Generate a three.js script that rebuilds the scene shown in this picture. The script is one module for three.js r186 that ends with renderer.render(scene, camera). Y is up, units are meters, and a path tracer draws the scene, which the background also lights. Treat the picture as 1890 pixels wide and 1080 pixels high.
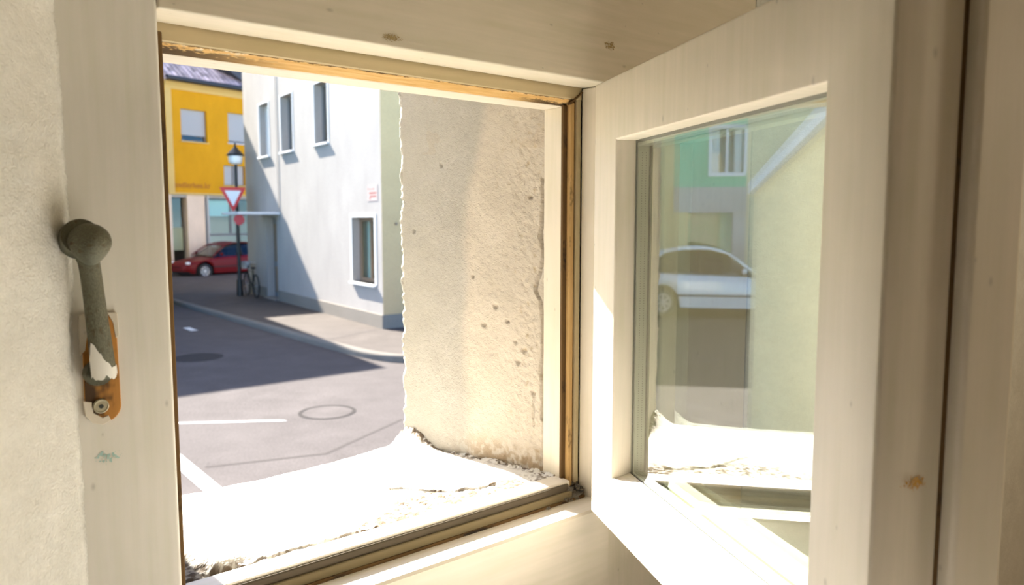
import * as THREE from 'three';
import { Sky } from 'three/addons/objects/Sky.js';
import { RoundedBoxGeometry } from 'three/addons/geometries/RoundedBoxGeometry.js';
import { mergeGeometries, mergeVertices, toCreasedNormals } from 'three/addons/utils/BufferGeometryUtils.js';
import { ImprovedNoise } from 'three/addons/math/ImprovedNoise.js';

// ------------------------------------------------------------------ camera, sky, sun, exposure
const scene = new THREE.Scene();
const renderer = new THREE.WebGLRenderer({ antialias: true });
renderer.toneMapping = THREE.LinearToneMapping;
renderer.toneMappingExposure = 1.2;
renderer.shadowMap.enabled = true;

const R = THREE.MathUtils.degToRad;
const camera = new THREE.PerspectiveCamera(2 * Math.atan(540 / 1381) * 180 / Math.PI, 1890 / 1080, 0.05, 400);
camera.position.set(0, 2.4, 0.82);
{
  const yaw = R(39.4), pitch = Math.atan(133 / 1381);
  camera.lookAt(camera.position.x + Math.sin(yaw) * Math.cos(pitch), camera.position.y - Math.sin(pitch), camera.position.z - Math.cos(yaw) * Math.cos(pitch));
}
camera.focus = 1.05;
camera.userData.fStop = 6.5;

const sunAz = R(-6.3), sunEl = R(39);
const sunDir = new THREE.Vector3(Math.cos(sunEl) * Math.sin(sunAz), Math.sin(sunEl), -Math.cos(sunEl) * Math.cos(sunAz));
const sky = new Sky();
sky.name = 'sky';
sky.scale.setScalar(4000);
sky.material.uniforms.turbidity.value = 5;
sky.material.uniforms.rayleigh.value = 0.75;
sky.material.uniforms.mieCoefficient.value = 0.0006;
sky.material.uniforms.mieDirectionalG.value = 0.7;
sky.material.uniforms.sunPosition.value.copy(sunDir);
scene.add(sky);
scene.environmentIntensity = 1.2;

const sun = new THREE.DirectionalLight(new THREE.Color(1.0, 0.95, 0.86), 28);
sun.name = 'sun';
sun.position.copy(sunDir).multiplyScalar(60).add(new THREE.Vector3(2, 0, -10));
sun.target.position.set(2, 0, -10);
sun.castShadow = true;
sun.shadow.mapSize.set(4096, 4096);
Object.assign(sun.shadow.camera, { left: -30, right: 30, top: 30, bottom: -30, near: 1, far: 140 });
scene.add(sun, sun.target);

// ------------------------------------------------------------------ helpers
function mulberry(a) { return () => { a |= 0; a = a + 0x6D2B79F5 | 0; let t = Math.imul(a ^ a >>> 15, 1 | a); t = t + Math.imul(t ^ t >>> 7, 61 | t) ^ t; return ((t ^ t >>> 14) >>> 0) / 4294967296; }; }
const rnd = mulberry(77);
const P3 = new ImprovedNoise();
const nz = (x, y, z = 0.37) => P3.noise(x, y, z);
function fbm(x, y, z = 0.37, o = 4) { let s = 0, a = 1, t = 0; for (let i = 0; i < o; i++) { s += a * P3.noise(x, y, z + i * 7.3); t += a; x *= 2.03; y *= 2.03; a *= 0.5; } return s / t; }
const clamp = (x, a = 0, b = 1) => Math.min(b, Math.max(a, x));
const smooth = (a, b, x) => { const t = clamp((x - a) / (b - a)); return t * t * (3 - 2 * t); };
const mix = (a, b, t) => a + (b - a) * t;
// a tileable noise made of a blend across the border
function tile(fn, u, v, pu, pv) {
  const a = fn(u * pu, v * pv), b = fn((u - 1) * pu, v * pv), c = fn(u * pu, (v - 1) * pv), d = fn((u - 1) * pu, (v - 1) * pv);
  return (a * (1 - u) + b * u) * (1 - v) + (c * (1 - u) + d * u) * v;
}
function dataTex(w, h, fn, srgb, rep) {
  const d = new Uint8Array(w * h * 4);
  for (let j = 0; j < h; j++) for (let i = 0; i < w; i++) {
    const c = fn((i + 0.5) / w, (j + 0.5) / h), k = (j * w + i) * 4;
    if (typeof c === 'number') d[k] = d[k + 1] = d[k + 2] = 255 * clamp(c); else { d[k] = 255 * clamp(c[0]); d[k + 1] = 255 * clamp(c[1]); d[k + 2] = 255 * clamp(c[2]); }
    d[k + 3] = 255;
  }
  const t = new THREE.DataTexture(d, w, h);
  t.wrapS = t.wrapT = THREE.RepeatWrapping; t.magFilter = THREE.LinearFilter; t.minFilter = THREE.LinearMipmapLinearFilter; t.generateMipmaps = true;
  if (srgb) t.colorSpace = THREE.SRGBColorSpace;
  t.repeat.set(rep, rep); t.needsUpdate = true;
  return t;
}
const taken = {};
function numbered(n) { if (!(n in taken)) { taken[n] = 0; return n; } taken[n]++; return n + '_' + String(taken[n]).padStart(3, '0'); }
function tag(o, label, category, group, kind) {
  if (label) o.userData.label = label; if (category) o.userData.category = category;
  if (group) o.userData.group = group; if (kind) o.userData.kind = kind; return o;
}
function thing(name, label, category, pos = [0, 0, 0], turn = 0, group) {
  const o = new THREE.Group(); o.name = numbered(name); o.position.set(...pos); o.rotation.y = turn; scene.add(o);
  return tag(o, label, category, group);
}
function structure(name, label, category, pos = [0, 0, 0], turn = 0) { const o = thing(name, label, category, pos, turn); o.userData.kind = 'structure'; return o; }
function part(name, geos, mat, parent) {
  let g = Array.isArray(geos) ? mergeGeometries(geos.map((x) => { const y = x.index ? x.toNonIndexed() : x; for (const k of Object.keys(y.attributes)) if (!['position', 'normal', 'uv'].includes(k)) y.deleteAttribute(k); return y; })) : geos;
  const m = new THREE.Mesh(g, mat); m.name = name; m.castShadow = m.receiveShadow = true; parent.add(m); return m;
}
// uv in metres; the grain (v) follows the longest side
function metreUV(g, axis = 1, off = [0, 0]) {
  g = g.index ? g.toNonIndexed() : g;
  const p = g.attributes.position, uv = new Float32Array(p.count * 2), a = new THREE.Vector3(), b = new THREE.Vector3(), c = new THREE.Vector3();
  for (let i = 0; i < p.count; i += 3) {
    a.fromBufferAttribute(p, i); b.fromBufferAttribute(p, i + 1); c.fromBufferAttribute(p, i + 2);
    const n = b.clone().sub(a).cross(c.clone().sub(a)), ax = Math.abs(n.x), ay = Math.abs(n.y), az = Math.abs(n.z);
    const m = ax > ay && ax > az ? 0 : ay > az ? 1 : 2, in2 = [0, 1, 2].filter((k) => k !== m), vk = in2.includes(axis) ? axis : in2[1], uk = in2.find((k) => k !== vk);
    for (let k = 0; k < 3; k++) { const q = [p.getX(i + k), p.getY(i + k), p.getZ(i + k)]; uv[(i + k) * 2] = q[uk] + off[0] + m * 0.37; uv[(i + k) * 2 + 1] = q[vk] + off[1]; }
  }
  g.setAttribute('uv', new THREE.BufferAttribute(uv, 2)); return g;
}
// a bar from lo to hi with rounded edges
function bar(x0, x1, y0, y1, z0, z1, r = 0.0015, axis) {
  const w = x1 - x0, h = y1 - y0, d = z1 - z0, ax = axis ?? (w >= h && w >= d ? 0 : h >= d ? 1 : 2);
  const rr = Math.min(r, 0.49 * Math.min(w, h, d));
  const g = (rr > 0 ? new RoundedBoxGeometry(w, h, d, 2, rr) : new THREE.BoxGeometry(w, h, d)).translate((x0 + x1) / 2, (y0 + y1) / 2, (z0 + z1) / 2);
  return metreUV(g, ax, [rnd(), rnd()]);
}
const box = (x0, x1, y0, y1, z0, z1, axis) => bar(x0, x1, y0, y1, z0, z1, 0, axis);
// a profile in two axes swept along the third: 'x' profile is (z,y), 'y' profile is (x,z)
function sweep(pts, axis, a, b) {
  const s = new THREE.Shape(pts.map((p) => new THREE.Vector2(p[0], p[1])));
  const g = new THREE.ExtrudeGeometry(s, { depth: b - a, bevelEnabled: false, steps: 1, curveSegments: 8 });
  if (axis === 'x') g.applyMatrix4(new THREE.Matrix4().set(0, 0, 1, a, 0, 1, 0, 0, 1, 0, 0, 0, 0, 0, 0, 1));
  else if (axis === 'y') g.applyMatrix4(new THREE.Matrix4().set(1, 0, 0, 0, 0, 0, 1, a, 0, 1, 0, 0, 0, 0, 0, 1));
  else g.translate(0, 0, a);
  if (axis !== 'z') { // these two maps mirror: turn the faces back
    const q = g.index ? g.toNonIndexed() : g, p = q.attributes.position;
    for (let i = 0; i < p.count; i += 3) { const t = [p.getX(i), p.getY(i), p.getZ(i)]; p.setXYZ(i, p.getX(i + 1), p.getY(i + 1), p.getZ(i + 1)); p.setXYZ(i + 1, ...t); }
    q.computeVertexNormals(); return metreUV(q, axis === 'x' ? 0 : 1, [rnd(), rnd()]);
  }
  return metreUV(g, 1, [rnd(), rnd()]);
}
function tube(pts, r, seg = 24, rad = 8) { return new THREE.TubeGeometry(new THREE.CatmullRomCurve3(pts.map((p) => new THREE.Vector3(...p))), seg, r, rad); }
const cyl = (r0, r1, h, x, y, z, n = 20) => new THREE.CylinderGeometry(r0, r1, h, n).translate(x, y, z);
function grid(nu, nv, fn, colors) { // fn(u,v) -> [x,y,z, uvx,uvy, r,g,b]
  const pos = [], uv = [], col = [], idx = [];
  for (let j = 0; j <= nv; j++) for (let i = 0; i <= nu; i++) { const q = fn(i / nu, j / nv); pos.push(q[0], q[1], q[2]); uv.push(q[3], q[4]); if (colors) col.push(q[5], q[6], q[7]); }
  for (let j = 0; j < nv; j++) for (let i = 0; i < nu; i++) { const a = j * (nu + 1) + i, b = a + 1, c = a + nu + 1, d = c + 1; idx.push(a, b, d, a, d, c); }
  const g = new THREE.BufferGeometry();
  g.setAttribute('position', new THREE.Float32BufferAttribute(pos, 3)); g.setAttribute('uv', new THREE.Float32BufferAttribute(uv, 2));
  if (colors) g.setAttribute('color', new THREE.Float32BufferAttribute(col, 3));
  g.setIndex(idx); g.computeVertexNormals(); return g;
}

// ------------------------------------------------------------------ textures
// brushed paint on wood, 0.5 m a side: long strokes, drips, small pits
const pits = Array.from({ length: 26 }, () => [rnd(), rnd(), 0.002 + rnd() * 0.004]);
const strokes = (u, v) => tile((x, y) => 0.6 * fbm(x * 1.0, y * 0.05, 1.7, 4) + 0.4 * fbm(x * 0.25, y * 0.1, 5.1, 3), u, v, 60, 60);
const brush = new Float32Array(512 * 512);
for (let j = 0; j < 512; j++) for (let i = 0; i < 512; i++) brush[j * 512 + i] = strokes(i / 512, j / 512);
const brushAt = (u, v) => brush[(Math.floor(v * 512) & 511) * 512 + (Math.floor(u * 512) & 511)];
const pitAt = (u, v) => { let s = 0; for (const [a, b, r] of pits) { const d = Math.hypot(u - a, (v - b) * 0.5); if (d < r) s = Math.max(s, 1 - d / r); } return s; };
const paintMap = dataTex(512, 512, (u, v) => { const s = brushAt(u, v), p = pitAt(u, v), b = 0.965 + 0.10 * s - 0.14 * p; return [b, b - 0.008 - 0.02 * s, b - 0.02 - 0.05 * Math.max(0, -s)]; }, true, 2);
const paintBump = dataTex(512, 512, (u, v) => 0.5 + 0.55 * brushAt(u, v) - 0.4 * pitAt(u, v), false, 2);
// bare weathered softwood with grey and black mould, 0.4 m a side
const woodMap = dataTex(512, 512, (u, v) => {
  const g = tile((x, y) => fbm(x, y * 0.06, 2.2, 4), u, v, 46, 46), m = tile((x, y) => fbm(x * 0.6, y * 0.25, 8.8, 4), u, v, 14, 14), f = tile((x, y) => nz(x, y, 3.1), u, v, 90, 60);
  const mould = smooth(0.08, 0.34, m + 0.15 * f), pale = smooth(0.1, 0.5, g);
  let c = [0.80 - 0.2 * g, 0.655 - 0.2 * g, 0.43 - 0.18 * g];
  c = c.map((x, k) => mix(x, [0.86, 0.72, 0.5][k], 0.5 * pale)); return c.map((x, k) => mix(x, [0.22, 0.18, 0.13][k], 0.85 * mould));
}, true, 2.5);
const woodBump = dataTex(512, 512, (u, v) => 0.5 + 0.6 * tile((x, y) => fbm(x, y * 0.06, 2.2, 4), u, v, 46, 46), false, 2.5);
// grain of lime plaster, 0.3 m a side
const grain = (u, v) => tile((x, y) => 0.55 * fbm(x, y, 4.4, 3) + 0.45 * nz(x * 3.1, y * 3.1, 9.1), u, v, 46, 46);
const plasterBump = dataTex(512, 512, (u, v) => 0.5 + 0.75 * grain(u, v), false, 1 / 0.3);
const plasterMap = dataTex(512, 512, (u, v) => { const g = grain(u, v), l = tile((x, y) => fbm(x, y, 1.1, 4), u, v, 6, 6), b = 0.95 + 0.10 * g + 0.08 * l; return [b, b - 0.006, b - 0.016 + 0.01 * l]; }, true, 1 / 0.3);
// house render and asphalt, 2 m a side
const renderBump = dataTex(512, 512, (u, v) => 0.5 + 0.6 * tile((x, y) => fbm(x, y, 6.2, 3), u, v, 80, 80), false, 0.5);
const renderMap = dataTex(512, 512, (u, v) => { const l = tile((x, y) => fbm(x, y * 0.5, 3.3, 5), u, v, 5, 5), f = tile((x, y) => nz(x, y, 2.9), u, v, 90, 90), b = 0.955 + 0.11 * l + 0.05 * f; return [b, b, b - 0.01]; }, true, 0.35);
const asphaltMap = dataTex(1024, 1024, (u, v) => {
  const l = tile((x, y) => fbm(x, y, 3.9, 5), u, v, 7, 7), f = tile((x, y) => nz(x, y, 2.2), u, v, 190, 190), k = Math.abs(tile((x, y) => fbm(x, y, 7.7, 4), u, v, 4, 4));
  const b = 0.86 + 0.14 * l + 0.12 * f - 0.05 * smooth(0.004, 0, k); return [b, b - 0.008, b - 0.012];
}, true, 0.25);

const zincMap = dataTex(256, 256, (u, v) => { const n = tile((x, y) => fbm(x, y, 5.2, 4), u, v, 6, 6); const k = smooth(0.05, 0.4, n), f = 0.9 + 0.3 * tile((x, y) => nz(x, y, 1.3), u, v, 40, 40); return [f * mix(0.92, 0.66, k), f * mix(0.94, 0.56, k), f * mix(0.9, 0.42, k)]; }, true, 2);
const lin = (r, g, b) => new THREE.Color().setRGB(r, g, b);
const std = (c, o = {}) => new THREE.MeshStandardMaterial({ color: c, roughness: 0.85, metalness: 0, ...o });
const matte = (c, o = {}) => new THREE.MeshPhysicalMaterial({ color: c, roughness: 1, metalness: 0, specularIntensity: 0.1, ...o });
const M = {
  paint: std(lin(0.81, 0.75, 0.645), { map: paintMap, bumpMap: paintBump, bumpScale: 0.0007, roughness: 0.48 }),
  paintWhite: std(lin(0.87, 0.85, 0.80), { map: paintMap, bumpMap: paintBump, bumpScale: 0.0007, roughness: 0.5 }),
  paintOld: std(lin(0.76, 0.695, 0.575), { map: paintMap, bumpMap: paintBump, bumpScale: 0.0009, roughness: 0.55 }),
  olive: std(lin(0.60, 0.50, 0.31), { map: paintMap, bumpMap: paintBump, bumpScale: 0.0009, roughness: 0.6 }),
  wood: std(lin(1, 1, 1), { map: woodMap, bumpMap: woodBump, bumpScale: 0.0012, roughness: 0.8 }),
  weathered: std(lin(0.10, 0.078, 0.052), { map: paintMap, bumpMap: woodBump, bumpScale: 0.001, roughness: 0.8 }),
  oliveWorn: std(lin(0.22, 0.175, 0.095), { map: paintMap, bumpMap: woodBump, bumpScale: 0.001, roughness: 0.8 }),
  mould: std(lin(0.20, 0.165, 0.115), { map: woodMap, bumpMap: woodBump, bumpScale: 0.0015, roughness: 0.9 }),
  plaster: std(lin(0.88, 0.87, 0.83), { map: plasterMap, bumpMap: plasterBump, bumpScale: 0.0016, roughness: 0.95 }),
  plasterVC: std(lin(1, 1, 1), { vertexColors: true, map: plasterMap, bumpMap: plasterBump, bumpScale: 0.0022, roughness: 0.95 }),
  tableWhite: std(lin(0.86, 0.85, 0.83), { map: paintMap, roughness: 0.5 }),
  roomWall: std(lin(0.74, 0.66, 0.50), { map: renderMap, bumpMap: renderBump, bumpScale: 0.002, roughness: 0.95 }),
  roomFloor: std(lin(0.36, 0.24, 0.13), { map: woodMap, roughness: 0.6 }),
  facade: std(lin(0.78, 0.74, 0.66), { map: renderMap, bumpMap: renderBump, bumpScale: 0.004, roughness: 0.95 }),
  glass: new THREE.MeshPhysicalMaterial({ color: lin(0.90, 0.95, 0.90), transmission: 1, thickness: 0, roughness: 0, ior: 2.7, specularIntensity: 1 }),
  spacer: std(lin(0.50, 0.52, 0.46), { metalness: 0.6, roughness: 0.45 }),
  hole: std(lin(0.05, 0.055, 0.05), { roughness: 0.9 }),
  rubber: std(lin(0.035, 0.05, 0.045), { roughness: 0.6 }),
  asphalt: matte(lin(0.112, 0.101, 0.098), { map: asphaltMap, roughness: 0.92 }),
  pavement: matte(lin(0.118, 0.104, 0.094), { map: asphaltMap, roughness: 0.92 }),
  kerb: matte(lin(0.16, 0.145, 0.13), { map: renderMap, bumpMap: renderBump, bumpScale: 0.004 }),
  line: std(lin(0.72, 0.72, 0.70), { map: asphaltMap, roughness: 0.8 }),
  iron: matte(lin(0.042, 0.038, 0.036)),
  tar: matte(lin(0.06, 0.053, 0.050)),
  ironWorn: matte(lin(0.24, 0.23, 0.22)),
  whiteWall: matte(lin(0.40, 0.362, 0.335), { map: renderMap, bumpMap: renderBump, bumpScale: 0.001, roughness: 1 }),
  sideWall: matte(lin(0.58, 0.40, 0.22), { map: renderMap, bumpMap: renderBump, bumpScale: 0.005, roughness: 0.95 }),
  plinth: matte(lin(0.24, 0.21, 0.18), { map: renderMap, bumpMap: renderBump, bumpScale: 0.006, roughness: 0.95 }),
  trimWhite: matte(lin(0.70, 0.68, 0.66), { roughness: 0.6 }),
  frameBrown: std(lin(0.22, 0.14, 0.085), { roughness: 0.55 }),
  frameGrey: std(lin(0.17, 0.165, 0.16), { roughness: 0.5 }),
  pane: new THREE.MeshPhysicalMaterial({ color: lin(0.86, 0.90, 0.88), roughness: 0, transmission: 1, thickness: 0, ior: 1.5 }),
  paneGreenReflect: new THREE.MeshPhysicalMaterial({ color: lin(0.72, 0.86, 0.76), roughness: 0, transmission: 1, thickness: 0, ior: 1.6 }),  // green tint stands in for a reflection of greenery
  greenReflect: std(lin(0.16, 0.26, 0.15), { roughness: 0.95 }),  // green of the mirrored greenery, put into a plain colour
  curtain: std(lin(0.62, 0.62, 0.60), { roughness: 0.95 }),
  shutter: std(lin(0.42, 0.42, 0.41), { roughness: 0.6 }),
  yellow: matte(lin(0.66, 0.32, 0.018), { map: renderMap, bumpMap: renderBump, bumpScale: 0.004, roughness: 0.95 }),
  yellowPale: matte(lin(0.66, 0.46, 0.17), { map: renderMap, roughness: 0.95 }),
  sandstone: matte(lin(0.80, 0.64, 0.50), { map: renderMap, bumpMap: renderBump, bumpScale: 0.004, roughness: 0.95 }),
  gutter: std(lin(0.03, 0.03, 0.032), { roughness: 0.45, metalness: 0.3 }),
  roofTile: std(lin(0.46, 0.34, 0.30), { roughness: 0.8 }),
  roofDark: std(lin(0.055, 0.055, 0.065), { roughness: 0.7 }),
  redSign: std(lin(0.62, 0.018, 0.022), { roughness: 0.4 }),
  whiteSign: std(lin(0.80, 0.79, 0.80), { roughness: 0.4 }),
  lampGlass: std(lin(0.85, 0.85, 0.82), { roughness: 0.25 }),
  blackMetal: std(lin(0.018, 0.018, 0.018), { roughness: 0.4, metalness: 0.3 }),
  tyre: std(lin(0.014, 0.014, 0.015), { roughness: 0.8 }),
  rim: std(lin(0.42, 0.42, 0.43), { roughness: 0.35, metalness: 0.7 }),
  redPaint: new THREE.MeshPhysicalMaterial({ color: lin(0.12, 0.003, 0.005), roughness: 0.45, specularIntensity: 0.4 }),
  silverPaint: new THREE.MeshPhysicalMaterial({ color: lin(0.74, 0.72, 0.68), roughness: 0.35, metalness: 0, clearcoat: 1, clearcoatRoughness: 0.04 }),
  carGlass: new THREE.MeshPhysicalMaterial({ color: lin(0.45, 0.50, 0.48), roughness: 0, transmission: 1, thickness: 0, ior: 1.5 }),
  lampRed: std(lin(0.4, 0.02, 0.02), { roughness: 0.25 }),
  lampClear: std(lin(0.7, 0.7, 0.7), { roughness: 0.2 }),
  turquoise: matte(lin(0.17, 0.52, 0.33), { map: renderMap, bumpMap: renderBump, bumpScale: 0.004, roughness: 0.95 }),
  greyRender: matte(lin(0.46, 0.43, 0.40), { map: renderMap, roughness: 0.95 }),
  ochre: matte(lin(0.68, 0.55, 0.28), { map: renderMap, roughness: 0.95 }),
  cream: matte(lin(0.78, 0.65, 0.40), { map: renderMap, bumpMap: renderBump, bumpScale: 0.006, roughness: 0.95 }),
  coping: std(lin(0.60, 0.61, 0.62), { map: renderMap, roughness: 0.9 }),
  zinc: std(lin(0.20, 0.185, 0.14), { map: zincMap, bumpMap: plasterBump, bumpScale: 0.0003, roughness: 0.45, metalness: 0.4 }),
  brassOld: std(lin(0.80, 0.56, 0.27), { map: woodMap, roughness: 0.6, metalness: 0.2 }),
  steel: std(lin(0.50, 0.46, 0.33), { roughness: 0.4, metalness: 0.5 }),
  chipPaint: std(lin(0.86, 0.83, 0.77), { roughness: 0.5 }),
  dust: std(lin(0.16, 0.14, 0.115), { roughness: 1 }),
  teal: std(lin(0.30, 0.55, 0.52), { roughness: 0.7 }),
};

// ------------------------------------------------------------------ the wall of the house, seen from inside
const FZ = -0.43, SILL = 1.972;
const wallFront = structure('wall_front', 'thick rough plastered house wall around the small open window', 'wall');
part('pier', [sweep([[-2.6, FZ], [0.235, FZ], [0.19, -0.085], [0.125, -0.085], [0.125, 0.0], [-0.04, 0.17], [-2.6, 0.17]], 'y', 0, 6)], M.plaster, wallFront);
part('pier', [sweep([[0.765, FZ + 0.008], [3.2, FZ], [3.2, 0.17], [1.42, 0.17], [1.262, 0.0], [1.262, -0.095], [0.848, -0.095]], 'y', 0, 6)], M.plaster, wallFront);
part('breast', [box(0.10, 1.27, 0, 1.925, FZ + 0.05, -0.04), box(0.06, 1.30, 0, 1.75, -0.04, 0.0)], M.plaster, wallFront);
{ // unseen outer lintel, arched to bound the sun on the sash; straight inner one
  const s = new THREE.Shape([[0.18, 4.5], [0.18, 2.66], [0.235, 2.70], [0.30, 2.78], [0.38, 2.835], [0.47, 2.86], [0.56, 2.835], [0.64, 2.76], [0.70, 2.708], [0.745, 2.682], [0.80, 2.66], [0.80, 4.5]].map((p) => new THREE.Vector2(...p)));
  const g = metreUV(new THREE.ExtrudeGeometry(s, { depth: 0.26, bevelEnabled: false }).translate(0, 0, FZ));
  part('lintel', [g], M.plaster, wallFront);
  part('lintel', [box(0.10, 1.0, 2.632, 4.5, FZ + 0.26, -0.059), box(0.06, 1.30, 2.961, 4.5, -0.045, 0.17)], M.plaster, wallFront);
}
// right hand reveal: crumbling plaster, smooth and grey towards the outside, rough and sandy towards the frame
const crackPts = [[2.56, -0.088], [2.467, -0.0895], [2.40, -0.0905], [2.371, -0.094], [2.336, -0.0885], [2.30, -0.099], [2.282, -0.104], [2.266, -0.092], [2.194, -0.0885], [2.15, -0.091], [2.07, -0.0885]];
function crackZ(y) { for (let i = 1; i < crackPts.length; i++) if (y >= crackPts[i][0]) { const a = crackPts[i - 1], b = crackPts[i], t = (y - b[0]) / (a[0] - b[0]); return mix(b[1], a[1], clamp(t)) - 0.026; } return -0.1145; }
const holes = [[2.177, -0.152, 0.006], [2.155, -0.165, 0.005], [2.19, -0.17, 0.004], [2.105, -0.135, 0.006], [2.25, -0.21, 0.006], [2.225, -0.185, 0.004], [2.44, -0.14, 0.005], [2.30, -0.26, 0.005], [2.215, -0.235, 0.006], [2.13, -0.105, 0.005], [2.155, -0.10, 0.006], [2.50, -0.33, 0.004], [2.38, -0.395, 0.004]];
{
  const X1 = 0.8355, Z1 = -0.106, X2 = 0.7505, Z2 = FZ;
  const g = grid(190, 330, (u, v) => {
    const y = 1.945 + 0.80 * v;
    const s = u * 1.10, along = Math.min(s, 1);
    let x = mix(X1, X2, along), z = mix(Z1, Z2, along);
    const edge = 0.0045 * fbm(y * 22, 3.1, 6.1, 4) + 0.006 * fbm(y * 90, 1.7, 2.6, 3);
    const greyZ = -0.275 + 0.02 * fbm(y * 6, 0.4, 1.4, 3) + (y > 2.42 ? (y - 2.42) * 0.22 : 0);
    const rough = smooth(greyZ - 0.012, greyZ + 0.02, z), coarse = smooth(-0.20, -0.15, z + 0.02 * fbm(y * 8, z * 8, 3.3, 3));
    let h = 0.0045 * fbm(y * 5, z * 5, 2.2, 3) + 0.0009 * fbm(y * 40, z * 40, 5.5, 3) + rough * (0.0013 * fbm(y * 75, z * 75, 1.5, 3) - 0.0008) + coarse * (0.0022 * Math.max(-0.3, fbm(y * 110, z * 110, 4.5, 2)) - 0.0012);
    const cz = crackZ(y) - 0.001 + 0.005 * fbm(y * 38, 2.2, 4.1, 3), dc = Math.abs(z - cz);
    const crack = y > 2.06 && y < 2.47 ? smooth(0.0032, 0.0005, dc) : 0; h -= 0.006 * crack;
    if (z > cz && y < 2.45) h -= 0.0018;
    let hole = 0; for (const [hy, hz, r] of holes) { const d = Math.hypot(y - hy, (z - hz) * 0.9) + 0.002 * fbm(y * 150, z * 150, 8, 2); if (d < r) { hole = 1 - d / r; h -= 0.0045 * smooth(0, 0.6, hole); } }
    // thin plaster crack low down
    const lc = Math.abs(z - (-0.132 + 0.004 * nz(y * 60, 2))) ; if (y > 2.045 && y < 2.105) h -= 0.003 * smooth(0.0022, 0.0004, lc);
    // foot: the sill plaster runs up against it
    h += 0.006 * smooth(2.0, 1.965, y) * (0.7 + fbm(z * 40, y * 20, 3, 2));
    // the outer arris rounds off and crumbles
    if (s > 0.984 - edge * 2) { const k = (s - 0.984 + edge * 2) / 0.116; x = X2 + 0.0015 + 0.045 * k * k + edge; z = Math.min(z, Z2 + 0.006) - 0.004 * Math.sqrt(clamp(k)); h = 0.001 * fbm(y * 60, s * 60, 2, 3); }
    x -= h; 
    const stain = fbm(y * 7, z * 9, 7.7, 4), fine = fbm(y * 80, z * 80, 3.7, 3);
    let c = [0.45, 0.425, 0.38];
    const sand = [0.60, 0.535, 0.45]; c = c.map((q, k) => mix(q, sand[k], rough * 0.9));
    const dirtFoot = smooth(2.03 + 0.03 * stain, 1.975, y) * smooth(0.0, 0.25, fine + 0.2 + stain * 0.5) * smooth(-0.36, -0.2, z);
    c = c.map((q, k) => q * (1 + 0.10 * stain) * mix(1, [0.62, 0.5, 0.36][k], dirtFoot * 0.85));
    const speck = coarse * smooth(0.22, 0.42, fine) * 0.45 + rough * smooth(0.3, 0.5, fine) * 0.25; c = c.map((q, k) => q * mix(1, [0.72, 0.62, 0.46][k], speck));
    if (stain > 0.26 && y > 2.52) c = c.map((q, k) => q * [0.97, 0.94, 0.9][k]);
    return [x, y, z, z, y, ...c];
  }, true);
  part('reveal', g, M.plasterVC, wallFront);
}
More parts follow.
